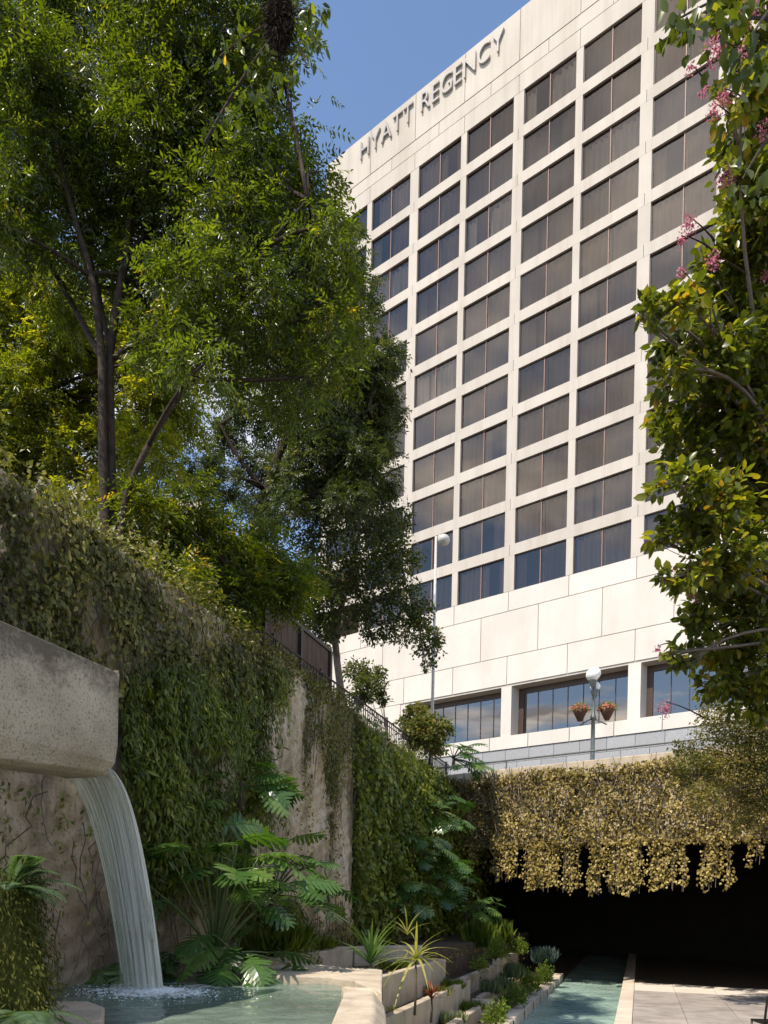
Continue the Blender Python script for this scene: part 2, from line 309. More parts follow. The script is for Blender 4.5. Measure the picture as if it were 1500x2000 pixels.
M['olive'] = leafmat('olive_leaf', [(0, (.05,.055,.015)), (.5, (.14,.135,.035)), (1, (.32,.22,.08))], trans=.4, rough=.4)
M['fern'] = leafmat('fern_leaf', [(0, (.05,.10,.05)), (.5, (.09,.15,.08)), (1, (.15,.21,.11))], trans=.4, rough=.45)
def water(name, c, scale, bump, rough=.06):
    m, nt, out = newmat(name); lk = nt.links.new
    p = nd(nt, 'ShaderNodeBsdfPrincipled', Roughness=rough); p.inputs['IOR'].default_value = 1.33
    geo = nd(nt, 'ShaderNodeNewGeometry'); n0 = nd(nt, 'ShaderNodeTexNoise', Scale=.9, Detail=3.0); lk(geo.outputs['Position'], n0.inputs['Vector'])
    r = ramp(nt, [(.35, tuple(q*.75 for q in c)), (.65, tuple(q*1.2 for q in c))]); lk(n0.outputs['Fac'], r.inputs[0]); lk(r.outputs[0], p.inputs['Base Color'])
    n = nd(nt, 'ShaderNodeTexNoise', Scale=scale, Detail=3.0, Roughness=.55); lk(geo.outputs['Position'], n.inputs['Vector'])
    b = nd(nt, 'ShaderNodeBump', Strength=bump, Distance=.05); lk(n.outputs['Fac'], b.inputs['Height']); lk(b.outputs[0], p.inputs['Normal'])
    lk(p.outputs[0], out.inputs[0]); return m
M['pool'] = water('pool_water', (.15,.20,.165), 7, .35)
M['channel'] = water('channel_water', (.33,.47,.41), 8, .6)
m, nt, out = newmat('falling_water'); lk = nt.links.new
a = nd(nt, 'ShaderNodeAttribute', attribute_name='tint')
p = nd(nt, 'ShaderNodeBsdfPrincipled', Roughness=.25); p.inputs['Base Color'].default_value = (.95,.94,.90,1)
tl = nd(nt, 'ShaderNodeBsdfTranslucent'); tl.inputs[0].default_value = (.96,.95,.90,1); tr = nd(nt, 'ShaderNodeBsdfTransparent'); tr.inputs[0].default_value = (.95,.97,.95,1)
s1 = nd(nt, 'ShaderNodeMixShader'); s1.inputs[0].default_value = .5; lk(p.outputs[0], s1.inputs[1]); lk(tl.outputs[0], s1.inputs[2])
s2 = nd(nt, 'ShaderNodeMixShader'); lk(a.outputs['Fac'], s2.inputs[0]); lk(tr.outputs[0], s2.inputs[1]); lk(s1.outputs[0], s2.inputs[2]); lk(s2.outputs[0], out.inputs[0]); M['fall'] = m
M['foam'] = stone('water_foam', (.70,.76,.76), (.86,.90,.90), scale=9, bump=1.0, bscale=45, rough=.5)

# ------------------------------------------------------------------ layout frames
WD = np.array([.3155, .949]); WN = np.array([.949, -.3155])     # along the old wall / out of it
W0 = np.array([-.59, 13.7])
def wall_p(u, z, out=0.0):
    u, z, out = np.broadcast_arrays(np.asarray(u, float), z, out)
    return np.stack([W0[0]+u*WD[0]+out*WN[0], W0[1]+u*WD[1]+out*WN[1], z+0*u], -1)
CHL = np.array([2.76, 14.5])                                     # left bank of the channel
def ch(t, q, z):                                                  # t along, q metres left of the bank
    return np.array([CHL[0]+t*WD[0]-q*WN[0], CHL[1]+t*WD[1]-q*WN[1], z])
WALLRZ = math.atan2(WD[1], WD[0])                                # local x = along the wall, local y = behind it
STREET = 5.2
TH = .8833
FRZ = -(math.pi/2 - TH)                                          # facade/bridge: local x along, local y inwards
WALL_TOP = 5.35

# ------------------------------------------------------------------ setting
struct(obj('ground', MB().box((-500, -300, -1.2), (500, 900, -.9)), M['ground']))
# street level behind the wall and beyond the bridge
bx = np.array([math.cos(FRZ), math.sin(FRZ)]); by = np.array([-math.sin(FRZ), math.cos(FRZ)])
BR0 = np.array([6.0, 18.0])
def br(x, y): return BR0 + bx*x + by*y
wl = [W0 + WD*u - WN*.75 for u in (-16, 9.2)]
far_r = br(70, 12.3); far_l = br(-8, 12.3)
struct(obj('street', MB().prism([wl[0], wl[1], far_l, far_r, (400, 500), (-400, 500), (-120, -20)], STREET-.4, STREET), M['asphalt']))

# channel, kerbs and path
def strip(t0, t1, q0, q1, z): return [ch(t0, q0, z), ch(t0, q1, z), ch(t1, q1, z), ch(t1, q0, z)]
cw = MB(); nt_, nq_ = 150, 10
tt = np.linspace(-11, 19, nt_); qq = np.linspace(.02, -1.62, nq_)
Pg = np.array([[ch(a_, b_, -.15 + .006*math.sin(a_*9+b_*5) + .005*math.sin(a_*17-b_*11)) for b_ in qq] for a_ in tt])
cw.grid(Pg)
o = struct(obj('channel_water', cw, M['channel'], smooth=True))
path = MB(); path.prism([ch(-30, -1.88, 0)[:2], ch(-30, -26, 0)[:2], ch(19, -26, 0)[:2], ch(19, -1.88, 0)[:2]], -.5, -.03)
path_o = struct(obj('path', path, M['soil']))
PRZ = WALLRZ
slab = bevel(obj('paving_slab', MB().box((-.447, -.447, -.03), (.447, .447, .0)), M['paving'], path_o), .006, 1)
slab_me = slab.data; first = True
for i in range(-9, 7):
    for j in range(9):
        c = ch(i*.9 + .15, -1.88 - .45 - j*.9, float(rng.uniform(-.004, .004)))
        pale = i >= 5
        if first: so = slab; first = False
        else:
            so = slab.copy(); C.objects.link(so)
            if pale:
                if 'pale_me' not in globals(): pale_me = slab_me.copy(); pale_me.materials.clear(); pale_me.materials.append(M['paleband'])
                so.data = pale_me
        so.location = [float(k_) for k_ in c]; so.rotation_euler = (0, 0, PRZ)
# kerb stones along the water
kerb_me = None
for i in range(-12, 18):
    c = ch(i*1.2, -1.6 - .14, 0)
    if kerb_me is None:
        ko = bevel(obj('kerb_stone', MB().box((-.595, -.14, -.5), (.595, .14, .03)), M['kerb'], path_o), .012); kerb_me = ko
    else: ko = kerb_me.copy(); C.objects.link(ko)
    ko.location = [float(k_) for k_ in c]; ko.rotation_euler = (0, 0, PRZ)

# ------------------------------------------------------------------ bridge and the dark passage under it
bridge = thing('road_bridge', 'low concrete road bridge crossing the water channel, its face hung with dry ivy', 'bridge', (*BR0, 0), FRZ)
obj('deck', MB().box((-14, .602, 4.55), (14, 12.2, 5.1)), M['concrete'], bridge)
obj('beam', MB().box((-6.6, 0, 3.5), (14, .6, 5.15)), M['concrete'], bridge)
for k in range(8):
    bevel(obj('parapet_stone', MB().box((-6.6+k*2.57, -.06, 5.153), (-6.6+k*2.57+2.562, .5, 5.5)), M['concrete'], bridge), .02)
obj('light_block_wall', MB().box((-16, 12.2, -.9), (14, 12.7, 5.1)), M['dark'], bridge)  # end wall added to keep daylight out of the passage
obj('side_wall', MB().box((13.4, .3, -.9), (14, 12.2, 4.55)), M['dark'], bridge)  # closes the passage to daylight too, painted with the same near-black shade
rail = thing('bridge_handrail', 'dark metal handrail along the top of the ivy-hung bridge', 'handrail', (*br(0, .22), 5.5), FRZ)
obj('rail', MB().tube([(-6.4, 0, .27), (0, 0, .27), (13.9, 0, .27)], .028, 8), M['lampmetal'], rail)
pm = MB().tube([(0, 0, 0), (0, 0, .27)], .02, 6).mesh('post')
for k in range(9): link('post', pm, M['lampmetal'], rail, (-6.2+k*2.4, 0, 0))

# ------------------------------------------------------------------ hotel
FX, FY = 1.293, 51.24
hotel = thing('hotel_building', 'tall pale concrete hotel with a grid of dark tinted windows and rooftop lettering', 'building', (FX, FY, STREET), FRZ)
OW, ON, OWD, OH, FL = 3.3876, .434, .7005, 2.137, 2.8
PAIR = 2*OW + ON + OWD
ZT = 50.88 - STREET                    # head of the top windows
ROOF = 56.0 - STREET
P0, P1 = -1, 4                         # pairs of bays
def pair_x(p): return p*PAIR
XL, XR = pair_x(P0) - OWD, pair_x(P1)
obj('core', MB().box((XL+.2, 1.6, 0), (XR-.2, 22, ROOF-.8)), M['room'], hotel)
obj('side_wall', MB().box((XL, .36, 0), (XL+.196, 22.3, ROOF-.6)), M['facade'], hotel)
obj('side_wall', MB().box((XR-.196, .36, 0), (XR, 22.3, ROOF-.6)), M['facade'], hotel)
obj('roof_slab', MB().box((XL+.01, .4, ROOF-.78), (XR-.01, 22.28, ROOF-.5)), M['facade'], hotel)
# spandrels (one precast piece per pair of bays) and piers between them
sp_me = MB().box((-OWD/2+.012, 0, 0), (PAIR-OWD/2-.012, 1.6, FL-OH)).mesh('spandrel_panel')
pw_me = MB().box((-OWD, .004, 0), (0, .36, OH)).mesh('pier')
pn_me = MB().box((OW, .004, 0), (OW+ON, .36, OH)).mesh('pier')
for r in range(11):
    zb = ZT - r*FL - OH
    for p in range(P0, P1):
        x = pair_x(p)
        if r < 10: link('spandrel_panel', sp_me, M['facade'], hotel, (x, 0, zb-(FL-OH)))
        link('pier', pw_me, M['facade'], hotel, (x, 0, zb))
        link('pier', pn_me, M['facade'], hotel, (x, 0, zb))
    link('pier', pw_me, M['facade'], hotel, (pair_x(P1), 0, zb))
# attic courses above the windows
obj('attic_backing', MB().box((XL+.02, .03, ZT), (XR-.02, 1.6, ROOF-.8)), M['joint'], hotel)
def course(z0, z1, xs, mat, y0=-.0, y1=.03, gap=.02, name='facade_panel'):
    for a_, b_ in zip(xs[:-1], xs[1:]):
        obj(name, MB().box((a_+gap, y0, z0+gap), (b_-gap, y1, z1-gap)), mat, hotel)
xsA = [pair_x(P0)-OWD/2 + k*PAIR/2 for k in range(0, 2*(P1-P0)+1)]; xsA[0] = XL
xsB = [XL] + [pair_x(P0) + 1.6 + k*PAIR/2 for k in range(0, 2*(P1-P0))] + [XR]
course(ZT, 52.0-STREET, xsA, M['facade'])
course(52.0-STREET, 52.85-STREET, xsB, M['facade'])
course(52.85-STREET, ROOF, xsA, M['facade'], y0=-.02)
obj('parapet_backing', MB().box((XL+.02, .031, ROOF-.8), (XR-.02, .35, ROOF-.01)), M['facade'], hotel)
# windows
fr = MB(); t_ = .05
fr.box((0,.11,0),(OW,.18,t_)); fr.box((0,.11,OH-t_),(OW,.18,OH)); fr.box((0,.11,t_),(t_,.18,OH-t_)); fr.box((OW-t_,.11,t_),(OW,.18,OH-t_))
fr_me = fr.mesh('window')
hw = OW/2
pane_me = MB().add([(t_,.14,t_),(hw-.03,.14,t_),(hw-.03,.14,OH-t_),(t_,.14,OH-t_)], [(0,1,2,3)]).mesh('pane')
mul_me = MB().box((hw-.024,.10,t_),(hw+.024,.19,OH-t_)).mesh('mullion')
def curtain_me(spans, seed):
    r_ = np.random.default_rng(seed); mb = MB()
    for a_, b_ in spans:
        n = max(4, int((b_-a_)/.055)); xs = np.linspace(a_, b_, n)
        ph = r_.uniform(0, 6); y = .44 + .10*np.sin(xs*17+ph+1.2*np.sin(xs*3.1+ph)) + .05*np.sin(xs*7.3+ph*2)
        mb.grid(np.stack([np.stack([xs, y, np.full(n, .04)], -1), np.stack([xs, y, np.full(n, OH-.04)], -1)]))
    return mb.mesh('curtain', True)
W_ = OW - .06
CUR = [curtain_me([(.05, W_)], 1), curtain_me([(.05, W_*.52), (W_*.56, W_)], 2), curtain_me([(.05, W_*.45), (W_*.72, W_)], 3),
       curtain_me([(.05, W_*.2), (W_*.5, W_)], 4), curtain_me([(.05, W_*.3), (W_*.34, W_)], 5), curtain_me([(.05, W_*.62), (W_*.86, W_)], 6), curtain_me([(.3, W_*.5), (W_*.53, W_)], 7)]
wr = np.random.default_rng(5)
for r in range(11):
    for p in range(P0, P1):
        for i in (0, 1):
            x = pair_x(p) + i*(OW+ON); z = ZT - r*FL - OH
            w = link('window', fr_me, M['bronze'], hotel, (x, 0, z))
            
            for dx in (0, hw-.02): link('pane', pane_me, M['glass'], w, (dx, 0, 0), (float(wr.normal())*.006, 0, float(wr.normal())*.004))
            link('mullion', mul_me, M['copper'], w)
            link('curtain', CUR[int(wr.choice(7, p=[.3,.22,.14,.08,.1,.08,.08]))], M['curtain'], w)
# podium: large stone panels with open joints over a backing
ZW = ZT - 10*FL - OH                   # sill of the lowest guest windows
z1, z2, zt_, zb_, zg = 19.54-STREET, 16.82-STREET, 15.1-STREET, 11.99-STREET, 11.17-STREET
obj('podium_backing', MB().box((XL+.02, .05, zt_+.02), (XR-.02, 1.6, ZW-.01)), M['joint'], hotel)
xs1 = [XL] + [pair_x(P0)+OW+ON/2 + k*PAIR/2 for k in range(0, 2*(P1-P0))] + [XR]
xs2 = [XL] + [pair_x(P0)+OW/2 + k*PAIR/2 for k in range(0, 2*(P1-P0))] + [XR]
course(z1, ZW, xs1, M['podium'], y1=.05); course(z2, z1, xs2, M['podium'], y1=.05); course(zt_, z2, xs1, M['podium'], y1=.05)
obj('storefront_soffit', MB().box((XL+.02, .052, zt_-.12), (XR-.02, 1.58, zt_+.018)), M['facade'], hotel)
# plain wall left of the shop windows, piers between them, sill course and granite base
course(zb_, zt_-.0, [XL, pair_x(-1)+OW+ON/2, -.6], M['podium'], y1=.05)
obj('plain_backing', MB().box((XL+.02, .05, zb_), (-.62, 1.6, zt_-.125)), M['joint'], hotel)
for p in range(0, P1+1):
    x = pair_x(p); obj('shop_pier', MB().box((x-OWD+(.12 if p == 0 else 0), .0, zb_+.004), (x, 1.1, zt_-.122)), M['podium'], hotel)
course(zg, zb_, [XL] + [pair_x(P0)+1.2 + k*2.64 for k in range(0, 15)] + [XR], M['podium'], y0=-.08, y1=.1)
obj('sill_backing', MB().box((XL+.02, .1, zg), (XR-.02, 1.62, zb_-.03)), M['joint'], hotel)
zz = np.linspace(zg, zg-3.2, 5)
for k in range(4):
    course(zz[k+1], zz[k], [XL] + [pair_x(P0) + (.3 if k % 2 else 1.1) + q*1.6 for q in range(0, 24)] + [XR], M['granite'], y0=-.02, y1=.12, gap=.012, name='granite_panel')
obj('base_wall', MB().box((XL+.02, .12, 0), (XR-.02, 1.6, zg-.01)), M['granite'], hotel)
for p in range(0, P1):
    x = pair_x(p); wl_ = PAIR-OWD
    y = .95; H_ = zt_-zb_-.13
    f = MB(); f.box((0, y-.05, H_-.34), (wl_, y+.06, H_)); f.box((0, y-.05, 0), (wl_, y+.06, .1)); f.box((0, y-.05, .1), (.34, y+.06, H_-.34)); f.box((wl_-.12, y-.05, .1), (wl_, y+.06, H_-.34))
    w = obj('shop_window', f, M['bronze'], hotel, (x, 0, zb_+.002))
    n = 7; px_ = np.linspace(.34, wl_-.12, n+1)
    for k in range(n):
        link('pane', MB().add([(px_[k]+.02, y, .1), (px_[k+1]-.02, y, .1), (px_[k+1]-.02, y, H_-.34), (px_[k]+.02, y, H_-.34)], [(0,1,2,3)]).mesh('pane'), M['shopglass'], w)
        if k: obj('mullion', MB().box((px_[k]-.022, y-.03, .1), (px_[k]+.022, y+.04, H_-.34)), M['bronze'], w)
# lettering
def letter_part(chr_, x, z, h, root):
    cu = bpy.data.curves.new('letter', 'FONT'); cu.body = chr_; cu.size = h/0.729; cu.extrude = .07; cu.offset = -.012
    tmp = bpy.data.objects.new('letter_tmp', cu); C.objects.link(tmp)
    dg = bpy.context.evaluated_depsgraph_get(); me = bpy.data.meshes.new_from_object(tmp.evaluated_get(dg))
    C.objects.unlink(tmp); bpy.data.objects.remove(tmp)
    o = link('sign_letter', me, M['letter'], root, (x, -.11, z), (math.radians(90), 0, 0)); return o, max(v.co.x for v in me.vertices), min(v.co.x for v in me.vertices)
LZ = 54.28-STREET; LH = 1.3; X = 0.0; lets = []
for word in ('HYATT', 'REGENCY'):
    for c_ in word:
        o, mx_, mn_ = letter_part(c_, 0, LZ, LH, hotel)
        lets.append((o, X, mn_)); X += mx_ - mn_ + (.16 if c_ in 'YAT' else .24)
    X += .75
kx = 11.65/(X - .75 - .16)
for o, x_, mn_ in lets: o.scale.x = kx; o.location.x = -5.17 + (x_ - mn_)*kx

# a tan building seen through the trees
tb = thing('distant_building', 'tan building glimpsed through the leaves left of the hotel', 'building', (-17.0, 52, STREET), .12)
obj('wall', MB().box((-7, 0, 0), (4.2, 12, 23)), M['tan'], tb); obj('roof', MB().box((-7.3, -.3, 23), (4.5, 12.3, 23.6)), M['tan'], tb)
wm = MB().box((-.7, -.05, -.8), (.7, .06, .8)).mesh('window')
for i in range(4):
    for j in range(6): link('window', wm, M['bronze'], tb, (-5.4+i*2.7, -.012, 2.6+j*3.4))

# ------------------------------------------------------------------ old retaining wall
def bumpy(u, z, amp):
    return amp*(np.sin(u*2.1+z*1.3)*.4+np.sin(u*5.3-z*3.9+1)*.25+np.sin(u*11.7+z*9.1+2)*.2+np.sin(u*23+z*17)*.12+np.sin(z*29-u*13)*.1)
wall_t = thing('retaining_wall', 'tall weathered limestone retaining wall behind the pool, stained and half covered by vines', 'wall', (*W0, -.6), WALLRZ)
def wall_part(u0, u1, out, z0, z1, nu, nz, amp):
    U, Z = np.meshgrid(np.linspace(u0, u1, nu), np.linspace(z0, z1, nz))
    Q = np.stack([U, -out - bumpy(U, Z, amp), Z+.6], -1)
    mb = MB(); mb.grid(Q)
    n = mb.n; 
    mb.box((u0, -out+.12, z0+.6), (u1, .75, z1+.6))
    # edges to the front sheet
    mb.add([(u1, -out-.0, z0+.6), (u1, -out+.12, z0+.6), (u1, -out+.12, z1+.6), (u1, -out-.0, z1+.6)], [(0,1,2,3)])
    mb.add([(u0, -out, z1+.6), (u1, -out, z1+.6), (u1, -out+.12, z1+.6), (u0, -out+.12, z1+.6)], [(0,1,2,3)])
    return mb
obj('wall_face', wall_part(-16, 0, 0.0, -.6, WALL_TOP-.1, 340, 150, .085), M['wall'], wall_t, smooth=False)
obj('wall_face', wall_part(0, 9.3, -.32, -.6, WALL_TOP-.1, 140, 70, .05), M['wall'], wall_t, smooth=False)
obj('passage_side', wall_part(9.3, 24, -.33, -.6, WALL_TOP-.6, 60, 30, .04), M['dark'], wall_t)  # the wall carried on in near-black, passage shade painted into its colour
for k in range(22):
    if -16+k*1.2 > 9: break
    o = bevel(obj('coping_stone', MB().box((-16+k*1.2+.006, .02 if -16+k*1.2 < -.1 else .3, WALL_TOP+.5), (-16+k*1.2+1.194, .78, WALL_TOP+.62)), M['wall'], wall_t), .015)

# iron fence on the wall and a brown board screen behind it
fence = thing('iron_fence', 'brown iron picket fence running along the top of the old wall', 'fence', (*(W0 + WD*-4.2 - WN*.42), WALL_TOP+.02), WALLRZ)
FLN = 13.0
obj('rail', MB().tube([(0,0,.52),(FLN/2,0,.52),(FLN,0,.52)], .018, 6), M['iron'], fence); obj('rail', MB().tube([(0,0,.1),(FLN/2,0,.1),(FLN,0,.1)], .014, 6), M['iron'], fence)
obj('rail', MB().tube([(0,0,.42),(FLN/2,0,.42),(FLN,0,.42)], .011, 6), M['iron'], fence)
pk = MB().box((-.008,-.008,0),(.008,.008,.52)).mesh('picket'); ps = MB().box((-.025,-.025,0),(.025,.025,.6)).mesh('post')
for k in range(int(FLN/.13)): link('picket', pk, M['iron'], fence, (.06+k*.13, 0, 0))
for k in range(8): link('post', ps, M['iron'], fence, (k*1.83+.02, .03, 0))
screen = thing('board_screen', 'dark brown board screen standing behind the iron fence', 'fence', (*(W0 + WD*-3.6 - WN*.68), STREET), WALLRZ)
bm_ = MB().box((0,0,.05),(.19,.03,1.36)).mesh('board')
for k in range(20): link('board', bm_, M['board'], screen, (k*.2, 0, 0))
obj('rail', MB().box((-.03,-.03,1.365),(4.04,.06,1.43)), M['iron'], screen)
for k in range(4): obj('post', MB().box((k*1.31,-.06,0),(k*1.31+.08,-.003,1.363)), M['iron'], screen)

# ------------------------------------------------------------------ flume, fall and pool
FD = np.array([.3155, .949])
fend = at(228, 1410, 5.8)[:2]
flume = thing('water_flume', 'thick rough concrete flume jutting over the pool, spilling water from its end', 'flume', (*fend, 0), WALLRZ)
# local x along the flow (end at 0), local y to the left
fw, zb0, zt0 = .62, 2.90, 3.67
ny = 9; xs_ = np.linspace(-4.2, 0, 36)
prof = []                               # cross-section: right face, rounded belly, left face
mb = MB(); Q = []
for x in xs_:
    k = np.clip((x+1.3)/1.3, 0, 1)      # the belly tucks up towards the lip
    low = zb0 - .10 + .10*k
    sec = [(0, zt0), (0, zt0-.25), (0, zb0+.22), (.02, zb0+.09-.02*(1-k)), (.08, low+.015), (.16, low-.01), (.46, low-.01), (.54, low+.015), (.60, zb0+.1), (fw, zb0+.22), (fw, zt0), (fw-.13, zt0), (fw-.15, zt0-.3), (.15, zt0-.3), (.13, zt0)]
    Q.append([(x, a_, b_) for a_, b_ in sec])
Q = np.array(Q); n_, m_ = Q.shape[:2]
mb.add(Q.reshape(-1, 3), [(i*m_+j, (i+1)*m_+j, (i+1)*m_+(j+1) % m_, i*m_+(j+1) % m_) for i in range(n_-1) for j in range(m_)] + [tuple((n_-1)*m_+j for j in range(m_)), tuple(range(m_))[::-1]])
bevel(obj('trough', mb, M['flume'], flume), .012)
obj('support', MB().box((-2.3, .12, .6), (-1.95, .5, zb0-.08)), M['concrete'], flume)
obj('water', MB().box((-4.19, .152, zt0-.29), (-.02, fw-.152, zt0-.16)), M['pool'], flume)
# waterfall: a sheet and many threads along the parabola
WZ = 1.14
fall = thing('waterfall', 'smooth white waterfall arching from the flume end into the pool', 'waterfall', (*fend, WZ), WALLRZ)
lipz = zb0 + .04 - WZ
def para(y0, v, n=22, narrow=.28, y_c=.24, z0=lipz):
    T = math.sqrt(2*z0/9.8); t = np.linspace(0, T, n); s = t/T
    yy = y_c + (y0-y_c)*(1-narrow*s**.8)
    return np.stack([v*t - .02, yy, z0 - 4.9*t*t], -1)
fr_ = np.random.default_rng(3)
sh = MB()
for layer, (v, op) in enumerate(((1.30, .75), (1.20, .5), (1.40, .65))):
    ys = np.linspace(.05, .53, 64)
    Pg = np.stack([para(y, v + .05*math.sin(y*40+layer*2) + .035*math.sin(y*97+layer) + .012*fr_.normal()) for y in ys])
    tv = np.clip(op*((.1 + 1.3*np.clip(fr_.normal(.5, .5, 64), 0, 1.5))*np.linspace(1.8, .3, 64)*np.clip(np.minimum(np.arange(64), np.arange(64)[::-1])/7, .15, 1))[:, None]*np.linspace(.75, 1.1, 22)[None], 0, 1)
    a, b = Pg.shape[:2]
    sh.add(Pg.reshape(-1, 3), [(i*b+j, i*b+j+1, (i+1)*b+j+1, (i+1)*b+j) for i in range(a-1) for j in range(b-1)], tv.reshape(-1))
obj('sheet', sh, M['fall'], fall, smooth=True)
th_ = MB()
for k in range(130):
    y = float(np.clip(fr_.normal(.2, .13), .05, .53)); v = 1.31 + fr_.normal()*.05
    Pp = para(y, v, narrow=.26+fr_.normal()*.12); i0 = int(fr_.integers(0, 6)); i1 = int(fr_.integers(15, 23)); Pp = Pp[i0:i1]
    th_.tube(Pp, np.linspace(.004, .010, len(Pp))*fr_.uniform(.5, 1.3), 5, t=fr_.uniform(.55, 1.0))
obj('thread', th_, M['fall'], fall, smooth=True)['kind'] = 'stuff'
# foam where it lands
fx = 1.31*math.sqrt(2*lipz/9.8)
fo = MB(); 
for k in range(1300):
    a_ = fr_.uniform(0, 2*math.pi); r_ = abs(fr_.normal(0, .26)); s_ = fr_.uniform(.006, .03)*max(.3, 1.25-r_*2.2)
    c = (fx + .0 + r_*math.cos(a_)*1.15, .22 + r_*math.sin(a_)*1.5, .012 + s_*.15 + .035*math.exp(-(r_/.16)**2))
    fo.lathe([(0.001, -.6*s_), (s_, -.2*s_), (s_*.9, .25*s_), (s_*.5, .5*s_), (0.001, .58*s_)], c, 7)
for k in range(90):
    a_ = fr_.uniform(0, 2*math.pi); r_ = abs(fr_.normal(0, .13)); s_ = fr_.uniform(.003, .009)
    c = (fx + r_*math.cos(a_), .27 + r_*math.sin(a_), abs(fr_.normal(0, .09)))
    fo.lathe([(0.001, -s_), (s_, 0), (0.001, s_)], c, 5)
obj('foam', fo, M['foam'], fall, smooth=True)['kind'] = 'stuff'
gx_, gy_ = np.meshgrid(np.linspace(-.75, 1.0, 120), np.linspace(-.95, .95, 120)); rr_ = np.hypot(gx_*(1.15 - .25*np.sign(gx_)), gy_)
nz_ = sum(np.sin(gx_*a_+gy_*b_+c_) for a_, b_, c_ in fr_.normal(0, 1, (14, 3))*np.array([26, 26, 3]))/3.2
al = np.clip((.62-rr_)*1.9 + nz_*.38*np.clip(1.3-rr_, 0, 1), 0, .95)*np.clip((.95-rr_)*4, 0, 1)
fm = MB(); Pg = np.stack([gx_+fx, gy_+.24, .017 + .03*np.exp(-(rr_/.2)**2) + .006*nz_*al + .012*np.exp(-rr_*1.1)*np.sin(rr_*24)], -1)
fm.add(Pg.reshape(-1, 3), [(i*120+j, i*120+j+1, (i+1)*120+j+1, (i+1)*120+j) for i in range(119) for j in range(119)], al.reshape(-1))
obj('foam_sheet', fm, M['fall'], fall, smooth=True)
# pool water with rings spreading from the fall
land = fend + FD*(fx) - WN*.27
poolpoly = [at_z(120, 1975, WZ)[:2], (-1.9, 3.2), (-.2, 3.2), (-.18, 6.4), (-.3, 7.2), (-1.3, 7.7), W0+WD*-4.6+WN*.15, W0+WD*-9.5+WN*.1]
gx, gy = np.meshgrid(np.linspace(-4.0, -.05, 130), np.linspace(3.0, 9.4, 170))
dist = np.hypot(gx-land[0], gy-land[1])
gz = WZ + .012*np.exp(-dist*1.1)*np.sin(dist*24) + .004*np.sin(gx*13+gy*7) + .003*np.sin(gx*5-gy*17) + .02*np.exp(-(dist/.2)**2)
pm_ = MB(); pm_.grid(np.stack([gx, gy, gz], -1))
struct(obj('pool_water', pm_, M['pool'], smooth=True))
# pool rim: foreground rim, flat deck, back kerb
basin = thing('pool_basin', 'pale stone rim and low kerb around the fountain pool', 'pool')
rim = MB(); 
sec = [(-.31, 1.0), (-.31, 1.205), (-.06, 1.21), (.03, 1.12), (.06, .2), (-.31, .2)]
ysr = [2.6, 3.6, 4.6, 5.6, 6.25, 6.72]; off = [.0, .0, 0, .0, -.005, -.03]
Q = np.array([[(a_+o_+.01*math.sin(y*7+a_*9), y + (.0 if y < 6.7 else -.55*max(0, a_+.3)), b_) for a_, b_ in sec] for y, o_ in zip(ysr, off)]); n_, m_ = Q.shape[:2]
rim.add(Q.reshape(-1, 3), [(i*m_+j, i*m_+(j+1) % m_, (i+1)*m_+(j+1) % m_, (i+1)*m_+j) for i in range(n_-1) for j in range(m_)] + [tuple((n_-1)*m_+j for j in range(m_))[::-1], tuple(range(m_))])
bevel(obj('rim', rim, M['rim'], basin), .02, 3)
dk = [at_z(746, 1938, 1.215)[:2], at_z(747, 1894, 1.215)[:2], at_z(640, 1886, 1.215)[:2], at_z(600, 1881, 1.215)[:2], at_z(440, 1893, 1.215)[:2], at_z(490, 1903, 1.215)[:2], at_z(590, 1906, 1.215)[:2], at_z(645, 1908, 1.215)[:2], at_z(690, 1914, 1.215)[:2], at_z(716, 1927, 1.215)[:2]]
bevel(obj('deck', MB().prism([tuple(q) for q in dk], .3, 1.215), M['rim'], basin), .015)
def beam_between(a_, b_, w, z0, z1):
    a_ = np.asarray(a_)[:2]; b_ = np.asarray(b_)[:2]; d = (b_-a_)/np.linalg.norm(b_-a_); n = np.array([-d[1], d[0]])
    return MB().prism([a_, b_, b_+n*w, a_+n*w], z0, z1)
k0, k1, k2 = at_z(424, 1888, 1.2), at_z(690, 1849, 1.2), at_z(826, 1846, 1.2)
bevel(obj('kerb', beam_between(k0, k1, .2, .3, 1.2), M['concrete'], basin), .015)
bevel(obj('kerb', beam_between(k1+(k2-k1)*.02, k2, .2, .3, 1.196), M['concrete'], basin), .015)
q0 = at_z(205, 1966, 1.22)
bevel(obj('ledge', MB().prism([at_z(60, 1958, 1.22)[:2]+np.array([-.6,0]), at_z(-60, 2120, 1.22)[:2], at_z(190, 2120, 1.22)[:2], q0[:2], at_z(175, 1955, 1.22)[:2]], .4, 1.22), M['concrete'], basin), .02)
# beds of soil
struct(obj('planting_bed', MB().prism([W0+WD*-9+WN*.25, W0+WD*-4.8+WN*.25, k1[:2]+np.array([.0,.1]), k2[:2]+np.array([0,.15]), ch(-1.2, 1.75, 0)[:2], ch(9.5, 1.3, 0)[:2], W0+WD*9-WN*.3, W0+WD*.01-WN*.3, W0+WD*-9-WN*.1], .2, 1.06), M['soil']))

struct(obj('lower_bed', MB().prism([at_z(440, 1892, 1.2)[:2]+np.array([0,.05]), at_z(600, 1880, 1.2)[:2], at_z(747, 1893, 1.2)[:2], ch(-4.2, 1.5, 0)[:2], ch(-1.3, 1.6, 0)[:2], k2[:2], k1[:2]-np.array([0,.02])], .1, .88), M['soil']))
